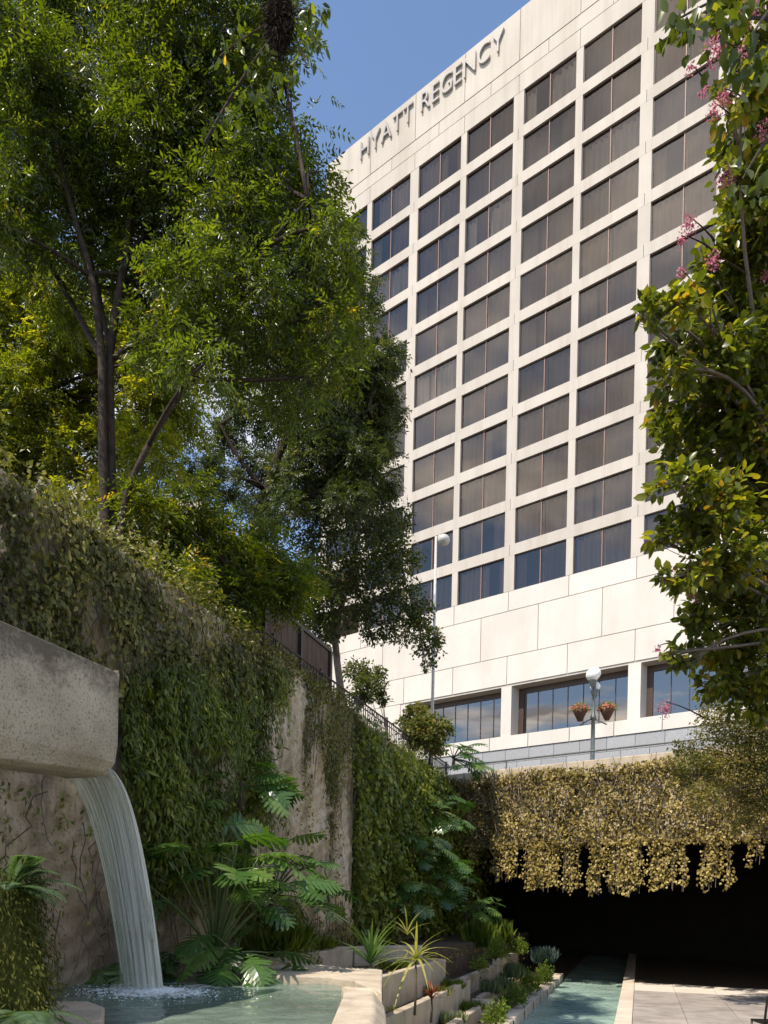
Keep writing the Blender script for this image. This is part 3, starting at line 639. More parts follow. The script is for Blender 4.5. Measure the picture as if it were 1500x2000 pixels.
# ------------------------------------------------------------------ stepped planters between pool and channel
def chbox(name, t0, t1, q0, q1, z0, z1, mat, parent):
    a = [ch(t0, q1, 0)[:2], ch(t0, q0, 0)[:2], ch(t1, q0, 0)[:2], ch(t1, q1, 0)[:2]]
    return bevel(obj(name, MB().prism(a, z0, z1), mat, parent), .012)
def planter(label, t0, t1, q, z, wdt, depth_soil=.35, back=0.4):
    p = thing('stepped_planter', label, 'planter', (0, 0, 0), 0, 'stepped concrete planters beside the channel')
    chbox('front_wall', t0, t1, q, q+wdt, -.5, z, M['concrete'], p)
    chbox('end_wall', t1-.14, t1-.0, q+wdt+.002, q+back, -.5, z-.006, M['concrete'], p)
    chbox('soil', t0+.01, t1-.142, q+wdt+.002, q+back, -.5, z-.09, M['soil'], p)
    return p
planter('upper near planter wall of board-marked concrete behind the yellow strap-leaved plant', -5.0, -1.25, 1.30, .95, .13, back=1.0)
planter('middle near planter wall behind the red-leaved plant', -6.6, -.85, .93, .55, .13, back=.369)
planter('lowest near planter wall in the bottom edge of the photo, sunlit end', -6.6, -.6, .56, .2, .13, back=.369)
planter('upper middle planter holding bright green shrubs below the dark leafy wall', -1.15, 1.9, 1.75, .82, .13, back=.9)
planter('central planter holding pale grass beside the bright shrubs', -.75, 3.4, 1.22, .50, .13, back=.529)
planter('low middle planter holding variegated grass just above the channel blocks', -.5, 4.6, .78, .22, .12, back=.439)
planter('far planter next to the dark passage under the bridge', 3.5, 6.8, 1.2, .62, .13, back=1.0)
blk = None
for k, (t, q, L_) in enumerate([(-2.9, .0, 1.1), (-1.55, .0, 1.05), (-.25, .0, 1.0), (1.0, .0, .95), (2.2, .0, .95), (3.5, 0, 1.0), (4.8, 0, 1.0), (6.1, 0, 1.0)]):
    b_ = chbox('channel_edge_block', t, t+L_, q, q+.24, -.5, .03+.01*(k % 2), M['kerb'], None)
    names = ['nearest', 'second', 'third', 'fourth', 'fifth', 'sixth', 'seventh', 'farthest']
    tag(b_, f'{names[k]} flat concrete block along the left bank of the turquoise channel', 'block', 'concrete blocks on the channel bank')
struct(obj('bank', MB().prism([ch(-12, .02, 0)[:2], ch(19, .02, 0)[:2], ch(19, 2.6, 0)[:2], ch(-12, 2.6, 0)[:2]][::-1], -.6, -.02), M['soil']))
struct(obj('lower_ground', MB().prism([(-3.5, -6), ch(-16, -1.9, 0)[:2], ch(-10, .1, 0)[:2], ch(-6.7, 1.3, 0)[:2], (.02, 7.4), (.02, 2.5), (-3.5, 2.5)], -.6, .05), M['paving']))
# unseen wall opposite, added to bounce sunlight into the shaded side
opp = thing('bounce_wall', 'unseen pale limestone wall added along the right side of the sunken walk to bounce light', 'wall', (*ch(0, -11.5, -.5)[:2], -.5), WALLRZ)
for k in range(12): obj('panel', MB().box((-16+k*1.5+.01, -.5, 0), (-16+k*1.5+1.49, 0, 5.6)), M['podium'], opp)

# ------------------------------------------------------------------ trees
def bez(a, b, c, n=8):
    t = np.linspace(0, 1, n)[:, None]; return (1-t)**2*np.asarray(a) + 2*t*(1-t)*np.asarray(b) + t*t*np.asarray(c)
def tree(name, label, base, stems, clusters, leaf, n_leaf, bark, style='pinnate', cat='tree', group=None, limb_r=.035, ll=.07, lw=.022, spray=.22, mean=.35, sd=.22, droop=.35, twig=6, out_bias=.55, pairs=4, limb_n=6):
    """stems: list of (points, radii) in world space; clusters: (centre, radius) in world space"""
    t = thing(name, label, cat, base, 0, group); b0 = np.asarray(base, float)
    tr = MB()
    for pts, rad in stems:
        pts = np.asarray(pts, float); k = np.linspace(0, len(pts)-1, len(pts)*4); i = np.clip(k.astype(int), 0, len(pts)-2); f = (k-i)[:, None]
        pm1 = pts[np.clip(i-1, 0, None)]; p0 = pts[i]; p1 = pts[i+1]; p2 = pts[np.clip(i+2, None, len(pts)-1)]
        sm = .5*((2*p0)+(-pm1+p1)*f+(2*pm1-5*p0+4*p1-p2)*f*f+(-pm1+3*p0-3*p1+p2)*f**3)
        rr = np.interp(k, np.arange(len(pts)), np.broadcast_to(rad, (len(pts),)))
        tr.tube(sm-b0, rr, 10)
    obj('trunk', tr, bark, t, smooth=True)
    allp = np.concatenate([np.asarray(p, float)[len(p)//3:] for p, _ in stems])
    br_ = MB(); P, D, N, T = [], [], [], []
    tot = sum(r**2.2 for _, r in clusters)
    for c, r in clusters:
        c = np.asarray(c, float); sc = np.array([1, 1, .8])*r
        dd = np.linalg.norm(allp-c, axis=1) + 1.2*np.clip(allp[:, 2]-c[2]+.2*r, 0, None); a = allp[dd.argmin()]
        mid = (a+c)/2 + np.array([0, 0, .15*np.linalg.norm(c-a)]) + rng.normal(size=3)*.1
        lp = bez(a, mid, c, 8); br_.tube(lp-b0, np.linspace(limb_r, limb_r*.35, 8), limb_n)
        for k in range(twig):
            e = c + unit(1)[0]*sc*rng.uniform(.5, 1.0); s0 = lp[rng.integers(4, 8)]
            br_.tube(bez(s0, (s0+e)/2+rng.normal(size=3)*.08*r, e, 5)-b0, np.linspace(limb_r*.33, limb_r*.1, 5), 4)
        n = int(n_leaf*r**2.2/tot); u = unit(n); rad = rng.uniform(0, 1, n)**out_bias
        # clumps: leaves gather round a number of shoots
        ns = max(4, n//14); sh_ = unit(ns)*(rng.uniform(.15, 1, ns)**out_bias)[:, None]
        idx = rng.integers(0, ns, n)
        p = c + (sh_[idx] + rng.normal(size=(n, 3))*.17)*sc
        d = (p-c)/r*.7 + rng.normal(size=(n, 3))*.5 + np.array([0, 0, -.15]); nn = np.array([0, 0, 1.0]) + rng.normal(size=(n, 3))*.5
        P.append(p); D.append(d); N.append(nn); T.append(mean + rng.normal(size=n)*sd + rng.normal()*.08 + rng.normal(size=ns)[idx]*.06)
    obj('limb', br_, bark, t, smooth=True)['kind'] = 'stuff'
    P, D, N, T = map(np.concatenate, (P, D, N, T)); P = P-b0
    if style == 'pinnate':
        a = pinnate(P, D, N, rng.uniform(.7, 1.25, len(P))*spray, pairs, ll, lw, T, droop)
        me = leaf_mesh('crown', *a)
    elif style == 'oval':
        me = leaf_mesh('crown', P, D, N, rng.uniform(.7, 1.25, len(P))*ll, rng.uniform(.7, 1.25, len(P))*lw, T, quad=True)
    else:
        me = leaf_mesh('crown', P, D, N, rng.uniform(.7, 1.25, len(P))*ll, rng.uniform(.7, 1.25, len(P))*lw, T)
    stuff(link('crown', me, leaf, t)); return t
def cl(lst, d, dj=.8, s=1.0):
    out = []
    for q in lst:
        x, y, r = q[:3]; dd = (q[3] if len(q) > 3 else d) + rng.uniform(-dj, dj); out.append((at(x, y, dd), r*s/1500*dd))
    return out
A = at
# big tree standing on the street just behind the wall
b1 = A(215, 1100, 9.3); b1[2] = STREET
t1 = [([b1, A(205, 1010, 9.3), A(200, 860, 9.3), A(198, 690, 9.3), A(178, 540, 9.2), A(130, 370, 9.1), A(95, 180, 9.0)], [.07, .06, .052, .048, .042, .03, .015]),
      ([b1+np.array([.06, .1, 0]), A(219, 1010, 9.4), A(216, 850, 9.4), A(216, 680, 9.4), A(245, 500, 9.4), A(262, 330, 9.5), A(285, 120, 9.6), A(300, -80, 9.7)], [.07, .06, .055, .05, .045, .036, .025, .012]),
      ([A(222, 700, 9.4), A(265, 668, 9.3), A(330, 640, 9.2), A(375, 600, 9.1), A(440, 520, 9.0)], [.036, .032, .028, .02, .01]),
      ([b1+np.array([.1, 0, .1]), A(240, 1000, 9.2), A(290, 870, 9.1), A(370, 740, 9.0), A(430, 640, 8.9), A(525, 480, 8.8), A(600, 390, 8.8)], [.045, .038, .034, .03, .024, .016, .008]),
      ([A(198, 700, 9.3), A(150, 610, 9.6), A(100, 520, 9.8), A(45, 420, 10), A(5, 270, 10), A(-30, 100, 10)], [.04, .036, .03, .027, .02, .01]),
      ([A(216, 690, 9.4), A(190, 560, 9.7), A(165, 440, 9.9), A(150, 300, 10)], [.032, .028, .02, .01])]
c1 = [(40,40,110),(150,20,110),(270,30,110),(390,30,110),(490,60,100),(545,130,70),(60,160,110),(180,150,110),(300,160,110),(410,170,110),(500,220,100),(540,290,75),
      (60,290,100),(170,270,110),(290,290,110),(400,300,110),(500,330,100),(575,385,80),(610,370,45),(100,390,90),(230,400,100),(340,420,105),(450,430,100),(550,460,95),(630,450,60),
      (20,430,70),(300,520,80),(390,540,95),(490,560,100),(590,560,95),(640,540,55),(430,650,80),(530,660,90),(620,650,85),(665,620,45),(560,750,75),(640,730,60),(340,640,60),(90,480,70),(30,120,90),(210,480,70),(240,570,55),(150,580,55),(310,590,60),(100,300,90),(330,230,90),(330,700,50,8.7),(400,710,55,8.7),(410,610,65,8.6),(350,560,55,8.6),(300,640,45,8.8),(470,720,50,8.8),
      (-60,60,120),(-70,250,120),(-60,420,110),(120,-90,120),(300,-90,120),(450,-60,100)]
tree('shade_tree', 'tall multi-stemmed shade tree with feathery dark green leaves behind the wall top, left', b1, t1, cl(c1, 9.6, 1.1), M['elm'], 20000, M['bark'], ll=.078, lw=.026, spray=.24, mean=.38, sd=.2, limb_r=.03)
# sunlit tree further left and back
b4 = np.array([-6.6, 13.5, STREET])
t4 = [([b4, A(40, 950, 13.5), A(60, 780, 13.4), A(40, 600, 13.3), A(20, 450, 13.2)], [.13, .11, .09, .06, .03]), ([A(60, 800, 13.4), A(130, 680, 13.2), A(170, 560, 13)], [.07, .05, .02])]
c4 = [(20,520,80),(90,560,60),(40,640,80),(120,660,60),(30,760,80),(100,790,70),(160,760,45),(40,880,80),(130,880,60),(270,800,55),(290,700,50),(300,890,60),(170,950,50),(350,800,55),(250,950,45),(-50,700,90),(-50,520,90),(-40,860,80),(0,440,70),(200,620,60),(240,700,55),(170,680,50),(260,600,60),(330,740,55),(220,860,50),(180,820,50),(380,700,50)]
tree('sunlit_tree', 'yellow-green sunlit tree at the far left edge behind the wall', b4, t4, cl(c4, 13.2, .8), M['sunny'], 13000, M['bark'], ll=.085, lw=.032, spray=.26, mean=.5, sd=.22)
# tree between the big tree and the hotel
b3 = np.array([-2.95, 18.6, STREET])
t3 = [([b3, A(500, 1080, 18.4), A(520, 960, 18.4), A(560, 850, 18.2), A(610, 730, 18.1), A(640, 600, 18.0)], [.16, .14, .12, .1, .07, .03]),
      ([A(520, 960, 18.4), A(470, 900, 18.2), A(430, 830, 18.0)], [.07, .05, .02]), ([A(560, 860, 18.2), A(650, 830, 18.0), A(720, 800, 17.9)], [.07, .05, .02]), ([A(505, 1050, 18.4), A(600, 970, 18.2), A(700, 930, 18.0)], [.07, .05, .02])]
c3 = [(650,600,70),(690,680,65),(720,740,55),(740,700,40),(755,790,40),(640,700,70),(700,820,65),(745,860,45),(620,800,60),(690,900,60),(560,830,55),(735,930,45),(640,900,50),(480,800,45),(430,850,40),(510,920,50),(560,930,45),(430,940,45),(700,560,35),(690,480,30),(610,880,40),(380,900,45),(560,690,60),(620,980,45),(560,1000,40),(680,970,45),(500,990,35)]
tree('tall_street_tree', 'tall dark tree between the shade tree and the hotel windows', b3, t3, cl(c3, 18.0, .8), M['oak'], 11000, M['bark'], ll=.095, lw=.034, spray=.22, mean=.38, sd=.2, limb_r=.04)
# lower oak by the fence
b2 = np.array([-.85, 19.8, STREET])
t2 = [([b2, A(655, 1260, 19.8), A(668, 1180, 19.7), A(690, 1100, 19.6), A(700, 1040, 19.5)], [.11, .09, .075, .05, .02]), ([A(657, 1250, 19.8), A(700, 1190, 19.6), A(770, 1170, 19.5), A(820, 1220, 19.5)], [.06, .05, .035, .015]),
      ([A(660, 1230, 19.8), A(640, 1150, 19.9), A(620, 1080, 19.9)], [.05, .04, .015])]
c2 = [(620,1050,50),(690,1020,55),(750,1040,50),(780,1090,42),(650,1120,50),(720,1100,55),(780,1160,48),(700,1180,45),(740,1220,42),(800,1230,40),(840,1262,30),(815,1200,35),(630,1190,40),(600,1130,45),(850,1240,20),(660,960,45),(720,970,40),(780,1010,30),(835,1300,14),(590,1200,40),(620,1240,35),(570,1150,40),(560,1210,30),(650,1225,30)]
tree('fence_oak', 'smaller oak with small olive leaves behind the iron fence, in front of the podium', b2, t2, cl(c2, 19.6, .6), M['oak'], 24000, M['barkpale'], style='oval', ll=.09, lw=.053, mean=.42, sd=.22, limb_r=.03, twig=8)
# small bushy tree at the foot of the oak
b5 = np.array([.0, 18.4, STREET])
tree('fence_bush', 'small green bush under the oak at the iron fence', b5, [([b5, b5+np.array([.0, 0, .4])], [.04, .02])], cl([(700,1310,28),(725,1340,30),(705,1365,22),(745,1365,16),(740,1315,14)], 18.3, .3), M['oak'], 3200, M['barkpale'], style='oval', ll=.08, lw=.045, mean=.5, cat='bush', limb_r=.012)
# leafy shrubs leaning over the wall top
b6 = wall_p(-4.3, WALL_TOP-.1, -.5)
tree('wall_top_shrub', 'drooping leafy shrub leaning over the wall top below the shade tree', b6, [([b6, b6+np.array([.1, 0, .5]), b6+np.array([.3, .1, 1.0])], [.05, .04, .02]), ([b6, b6+np.array([.5, .9, .5])], [.04, .015])],
     cl([(300,1040,60,9.6),(380,1050,60,9.9),(450,1080,60,10.2),(520,1110,55,10.6),(560,1150,40,10.9),(400,1120,55,9.9),(470,1160,50,10.2),(420,1200,40,9.8),(420,1250,28,9.7),(340,1120,45,9.3),(280,1000,45,9.5),(590,1110,35,11.2),(370,980,40,10),(520,1060,45,10.8)], 10, .25),
     M['elm'], 4200, M['bark'], ll=.075, lw=.026, spray=.26, mean=.55, sd=.2, cat='shrub', limb_r=.018)

# crape myrtle filling the right edge
b7 = np.array([3.3, 5.2, 0.0])
t7 = [([b7, (3.2, 5.1, 1.6), (3.1, 4.9, 2.8), (2.9, 4.7, 4.0), (2.7, 4.5, 5.2), (2.5, 4.3, 6.3)], [.10, .09, .075, .06, .04, .02]),
      ([(3.2, 5.1, 1.5), (2.9, 4.8, 2.6), (2.5, 4.5, 3.6), (2.2, 4.3, 4.5)], [.06, .05, .035, .015])]
c7 = [(1480,60,90,3.6),(1450,180,55,3.6),(1500,250,80,3.8),(1470,330,50,3.7),(1500,400,80,4.0),(1440,430,45,3.9),(1480,510,80,4.1),(1400,520,50,3.9),(1340,590,45,3.9),(1280,600,40,3.9),(1255,620,28,3.8),(1410,600,70,4.1),(1490,620,80,4.2),
      (1330,660,55,4.0),(1400,690,70,4.2),(1480,730,80,4.3),(1310,730,40,4.0),(1330,800,55,4.1),(1410,800,75,4.2),(1490,840,80,4.3),(1330,880,55,4.1),(1420,900,75,4.3),(1490,960,80,4.4),(1330,950,50,4.1),(1400,990,70,4.2),(1340,1030,45,4.1),(1290,1050,22,4.0),(1420,1080,75,4.3),(1490,1100,80,4.4),
      (1350,1110,50,4.1),(1290,1130,18,4.0),(1400,1170,65,4.3),(1480,1200,80,4.4),(1360,1230,45,4.2),(1420,1270,60,4.3),(1490,1300,70,4.4),(1340,1290,28,4.2),(1310,1275,16,4.1),(1400,1340,45,4.3),(1470,1370,55,4.4),(1560,300,110,4.2),(1570,600,110,4.5),(1570,900,110,4.6),(1570,1200,110,4.6)]
mt = tree('crape_myrtle', 'crape myrtle with yellow-green oval leaves and pink blossom filling the right edge', b7, t7, cl(c7, 4.2, .25), M['myrtle'], 21000, M['barkpale'], style='oval', ll=.058, lw=.036, mean=.48, sd=.26, limb_r=.014, twig=7)
def blossom(px, py, d, r, n, parent, mat):
    c = at(px, py, d); k = np.array([0, 0, 1.0])
    u = unit(n)*(rng.uniform(.05, 1, n)**.8)[:, None]*r*np.array([.9, .9, 1.25]); 
    me = leaf_mesh('blossom', c+u-np.array(parent.location), unit(n), unit(n), rng.uniform(.008, .016, n), rng.uniform(.006, .012, n), rng.normal(.5, .25, n), quad=True)
    stuff(link('blossom', me, mat, parent))
    e = at(px+rng.uniform(30, 80), py+rng.uniform(-10, 70), d+.15)
    tw_ = MB().tube(bez(e, (e+c)/2+np.array([0, 0, .04]), c+np.array([0, 0, r*.8]), 7)-np.array(parent.location), np.linspace(.005, .002, 7), 5); obj('twig', tw_, M['bark'], parent)
for q in [(1345,440,3.8,.055,140),(1330,470,3.8,.03,50),(1392,510,3.8,.045,120),(1425,345,3.7,.055,130),(1410,350,3.7,.03,50),(1385,110,3.5,.06,110),(1400,90,3.5,.05,90),(1440,110,3.5,.06,110),(1375,180,3.5,.03,50),(1395,215,3.5,.04,70),(1350,135,3.5,.025,40),(1460,30,3.5,.06,110),
          (1415,190,3.5,.05,80),(1490,260,3.6,.05,80),(1330,535,3.9,.03,50),(1320,575,3.9,.025,40),(1495,540,4,.04,60),(1420,925,4.1,.035,60),(1355,1165,4.1,.04,70),(1300,1385,4.2,.05,110),(1285,1270,4.1,.025,40),(1440,1110,4.2,.03,40),(1490,690,4.1,.03,40)]:
    blossom(*q, mt, M['pink'])
# a nearer spray of big dark leaves at the top right belonging to the same tree
n = 130; cc = np.array([at(px_, py_, 2.6) for px_, py_ in [(1340,20),(1380,40),(1430,50),(1460,20),(1410,110),(1320,60),(1460,100),(1440,330),(1465,370),(1480,120)]])
P = cc[rng.integers(0, len(cc), n)] + rng.normal(size=(n, 3))*.035
sp_ = link('near_spray', leaf_mesh('near_spray', P-b7, rng.normal(size=(n, 3))*.6+np.array([-.1, 0, -.9]), rng.normal(size=(n, 3))*.6+np.array([0, -1, .3]), rng.uniform(.04, .06, n), rng.uniform(.028, .038, n), rng.normal(.25, .2, n), quad=True), M['myrtle'], mt); stuff(sp_)
tw = MB(); 
for a_, b_ in [((1540,-40),(1320,40)),((1540,-20),(1440,120)),((1560,200),(1450,350)),((1520,40),(1400,60))]:
    pa, pb = at(*a_, 2.9), at(*b_, 2.6); tw.tube(bez(pa, (pa+pb)/2+np.array([0,0,.05]), pb)-b7, np.linspace(.008, .003, 8), 5)
obj('twig', tw, M['bark'], mt)

# hanging branch at the top, with a tuft of moss
b8 = at(560, -160, 5.2)
hb = thing('hanging_branch', 'dark hanging branch with a ball moss tuft and round leaflets against the sky, top centre', 'branch', b8)
hm = MB()
for a_, b_, r_ in [((300,-150),(540,10),.022),((540,10),(600,130),.008),((560,20),(625,40),.007),((430,110),(590,20),.009),((590,60),(632,115),.005),((400,280),(540,60),.012)]:
    pa, pb = at(*a_, 5.3), at(*b_, 5.1); hm.tube(bez(pa, (pa+pb)/2+np.array([0, 0, .08]), pb)-b8, np.linspace(r_, r_*.5, 8), 6)
obj('bough', hm, M['bark'], hb)
n = 6000; c_ = at(545, 40, 5.15); u = unit(n)
me = leaf_mesh('moss_tuft', c_-b8+u*rng.uniform(0, .1, n)[:, None]*np.array([.9, .9, 2.2])+rng.normal(size=(n, 3))*.02, u*.35+np.array([0, 0, -.8])+rng.normal(size=(n, 3))*.5, unit(n), rng.uniform(.03, .08, n), rng.uniform(.002, .004, n), rng.normal(.1, .15, n))
stuff(link('moss_tuft', me, M['bark'], hb))
n = 170; cc = np.array([at(px_, py_, 5.1) for px_, py_ in [(590,20),(610,30),(628,20),(612,75),(600,100),(622,85),(575,120),(560,150),(520,100),(490,140),(470,190),(450,230),(430,110),(460,60),(540,160),(420,240),(505,190)]])
P = cc[rng.integers(0, len(cc), n)] + rng.normal(size=(n, 3))*.03
stuff(link('leaflets', leaf_mesh('leaflets', P-b8, rng.normal(size=(n, 3))*.7+np.array([.2, 0, -.6]), rng.normal(size=(n, 3))*.6+np.array([0, -1, .3]), rng.uniform(.05, .075, n), rng.uniform(.025, .034, n), rng.normal(.35, .25, n), quad=True), M['elm'], hb))

# ------------------------------------------------------------------ vines on the old wall
def px_of(p):
    d = p[:, 1]; u, v = p[:, 0]/d*1500, (p[:, 2]-CAMZ)/d*1500
    return 750 + u*CR + v*SR, 1755.45 - (-u*SR + v*CR)
def vine(name, label, region, n_strand, per, length, ll, lw, mat, mean, sd, u_rng, out=(.02, .16), recess=0.0, hang=True, quad=False, stems=60):
    u = rng.uniform(*u_rng, n_strand*4); z = rng.uniform(.9, WALL_TOP+.05, n_strand*4)
    p = wall_p(u, z, 0.0); px_, py_ = px_of(p)
    k = region(px_, py_) > rng.uniform(0, 1, len(u)); p = p[k][:n_strand]; u = u[k][:n_strand]; z = z[k][:n_strand]
    n = len(p); ph = np.sin(u*3.1+z*2.3)+np.sin(u*7.3-z*1.1)
    L_ = rng.uniform(*length, n); o = rng.uniform(*out, n)*(1+.75*np.sin(u*4.3+z*1.7)*np.cos(u*1.9-z*3.3)+.25*ph)
    P, D, T = [], [], []
    for i in range(per):
        f = (i+rng.uniform(0, 1, n))/per
        q = wall_p(u + rng.normal(size=n)*.04, np.maximum(z - L_*f, .75), o*(.6+.6*f) - recess*(u > 0) + rng.normal(size=n)*.025 + .03)
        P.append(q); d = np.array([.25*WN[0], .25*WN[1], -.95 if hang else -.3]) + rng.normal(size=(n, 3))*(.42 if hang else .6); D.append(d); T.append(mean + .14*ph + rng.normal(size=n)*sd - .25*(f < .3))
    P, D, T = np.concatenate(P), np.concatenate(D), np.concatenate(T)
    N = np.array([WN[0], WN[1], .35]) + rng.normal(size=P.shape)*.45
    root = thing(name, label, 'vine', (*W0, 0))
    o_ = np.array(root.location)
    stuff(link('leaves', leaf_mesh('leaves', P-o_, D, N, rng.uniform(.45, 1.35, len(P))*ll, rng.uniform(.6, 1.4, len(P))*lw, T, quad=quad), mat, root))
    sm = MB()
    for i in rng.integers(0, n, stems):
        zz_ = np.linspace(z[i]+.3, max(.8, z[i]-L_[i]*1.3), 7); uu = u[i] + np.cumsum(rng.normal(size=7)*.05)
        sm.tube(wall_p(uu, np.minimum(zz_, WALL_TOP), .05 - recess*(u[i] > 0))-o_, .006, 4)
    stuff(obj('stems', sm, M['stem'], root)); return root
def noise2(x, y, s): return .5+.5*np.sin(x*s+1.7*np.sin(y*s*.7+1))*np.cos(y*s*1.1+1.3*np.sin(x*s*.6))
def reg_a(x, y): 
    m = ((x < 560) & (y < 1340) & (y > 930)).astype(float)*.75
    return m*np.clip(noise2(x, y, .03)*1.2+noise2(x, y, .07)*.8-.5, .04, 1)
def reg_b(x, y):
    edge = 512 + 18*np.sin(y*.03) - np.clip(y-1480, 0, 400)*.16
    m = ((x > 225) & (x < edge) & (y > 1280) & (y < 1690)).astype(float)
    m2 = ((x < 300) & (y > 1500) & (y < 1640)).astype(float)*.0
    m3 = ((x > 470) & (x < 575) & (y > 1745) & (y < 1860)).astype(float)*.9
    return np.maximum(np.maximum(m*np.clip(noise2(x, y, .022)*1.2+noise2(x, y, .05)*.8-.46, .04, 1), m2), m3)
def reg_c(x, y):
    m = ((x > 590) & (x < 700) & (y > 1310) & (y < 1480 + 60*np.sin(x*.09))).astype(float)*.8*(noise2(x, y, .05)*.9+.25)
    m2 = ((x > 575) & (x < 690) & (y > 1450)).astype(float)*.10*(np.sin(x*.11) > .1)
    m3 = ((x > 585) & (x < 690) & (y > 1780)).astype(float)*.35
    return np.maximum(np.maximum(m, m2), m3)
def reg_d(x, y): return ((x > 668) & (x < 960) & (y > 1360) & (y < 1800)).astype(float)*(noise2(x, y, .03)*.3+.75)
vine('wall_vine', 'brown-green vine matted over the upper left wall beneath the shade tree', reg_a, 5000, 7, (.15, .5), .070, .040, M['ivy'], .40, .24, (-9.5, -2.2), out=(.02, .16), stems=160)
vine('wall_vine', 'hanging fern-like green vine on the wall behind the waterfall', reg_b, 3400, 9, (.25, .8), .115, .030, M['ivygreen'], .36, .24, (-9.3, -2.3), out=(.03, .28), stems=90)
vine('wall_vine', 'thin dry vine trailing from the wall top over bare pale stone', reg_c, 1000, 8, (.2, .8), .07, .038, M['ivy'], .45, .2, (-2.9, 0.3), out=(.02, .12), stems=70)
vine('wall_vine', 'thick yellow-green vine curtain covering the far end of the wall', reg_d, 4600, 8, (.25, .8), .11, .075, M['ivygreen'], .42, .26, (-.1, 11.5), out=(.04, .46), recess=.32, quad=True, stems=40)

# creeper spilling over the coping
cr = thing('wall_top_creeper', 'ragged creeper spilling over the top edge of the old wall', 'vine', (*W0, WALL_TOP))
n = 17000; u = rng.uniform(-10, 8.8, n); hh = .10 + .16*np.abs(np.sin(u*1.7)+.6*np.sin(u*4.1+1)+.4*np.sin(u*9.3))
hh = hh*np.where(u > -4.2, .5, 1.0)
q = wall_p(u, WALL_TOP - .2 + rng.uniform(0, 1, n)*(hh+.2), rng.uniform(-.55, .16, n) - .32*(u > 0)) - np.array(cr.location)
stuff(link('leaves', leaf_mesh('leaves', q, rng.normal(size=(n, 3))*.6+np.array([.3, -.1, -.2]), rng.normal(size=(n, 3))*.5+np.array([.2, -.1, .9]), rng.uniform(.04, .085, n), rng.uniform(.025, .045, n), .5+rng.normal(size=n)*.25), M['ivy'], cr))
# ------------------------------------------------------------------ ivy on the bridge
iv = thing('bridge_ivy', 'dry golden ivy covering the bridge face with strands hanging over the dark passage', 'ivy', (*BR0, 0), FRZ)
n = 30000; x = rng.uniform(-5.6, 13, n); z = rng.uniform(3.38, 5.36, n) + .0*x
y_back = rng.uniform(size=n) < .3
z = np.where(rng.uniform(size=n) < .12, 5.1+rng.uniform(0, .33, n)*(.5+.5*np.sin(x*1.9)), z)
y = np.where(y_back, -.04-rng.uniform(0, .06, n), -.12 - rng.uniform(0, .34, n)*(.55+.45*np.sin(x*5.3+z*3.1)*np.sin(z*7+x*2)))
N = np.stack([rng.normal(size=n)*.8, -1+rng.normal(size=n)*.5, .4+rng.normal(size=n)*.8], -1); D = np.stack([rng.normal(size=n)*.6, -.25+rng.normal(size=n)*.2, -.7+rng.normal(size=n)*.5], -1)
T = .46+rng.normal(size=n)*.25 + .16*np.sin(x*2+z*5)*np.sin(x*.9-z*2) - np.where(x < -3.9, .28, 0) - np.where(y_back, .6, 0)  # shade painted into the tint: left end and back layer darker
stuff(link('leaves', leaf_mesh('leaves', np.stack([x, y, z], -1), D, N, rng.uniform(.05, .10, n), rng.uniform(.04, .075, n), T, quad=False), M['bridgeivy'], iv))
sx = []
for a_, b_, dn, zl in [(-4.95, -4.6, 3, 2.75), (-4.2, -3.1, 12, 2.45), (-3.0, -1.35, 22, 2.22), (-1.25, .15, 20, 2.18), (.3, 1.05, 10, 2.3), (1.45, 2.05, 8, 2.25), (2.4, 2.6, 3, 2.7), (3.2, 4.4, 14, 2.3), (4.8, 6.2, 14, 2.2), (6.6, 7.3, 8, 2.5)]:
    sx += [(float(q), zl+abs(float(rng.normal())*.18)) for q in rng.uniform(a_, b_, dn)]
for x_, zl in sx:
    zl = zl + float(rng.uniform(-.05, .28)); n = int((3.55-zl)*62); zz_ = rng.uniform(zl, 3.55, n); y_ = -.10 + float(rng.normal())*.08
    P = np.stack([x_+rng.normal(size=n)*.05+.04*np.sin(zz_*5+x_*7), y_+rng.normal(size=n)*.04, zz_], -1)
    D = np.stack([rng.normal(size=n)*.5, -.3+rng.normal(size=n)*.3, -.8+rng.normal(size=n)*.3], -1); N = np.stack([rng.normal(size=n)*.4, -1+0*zz_, .5+rng.normal(size=n)*.3], -1)
    stuff(link('hanging_strand', leaf_mesh('hanging_strand', P, D, N, rng.uniform(.04, .09, n), rng.uniform(.035, .075, n), .55+rng.normal(size=n)*.22, quad=True), M['bridgeivy'], iv))
st = MB()
for x_, zl in sx: st.tube([(x_, -.08, 3.7), (x_+.02, -.11, 3.2), (x_, -.1, zl)], .006, 4)
for k in range(70):
    xa = float(rng.uniform(-5.4, 12)); m = 8; xx = xa + np.cumsum(rng.normal(size=m)*.09); st.tube(np.stack([xx, -.3-.1*np.abs(rng.normal(size=m)), np.linspace(5.45, float(rng.uniform(3.6, 4.6)), m)], -1), .007, 4)
stuff(obj('stems', st, M['barkpale'], iv))
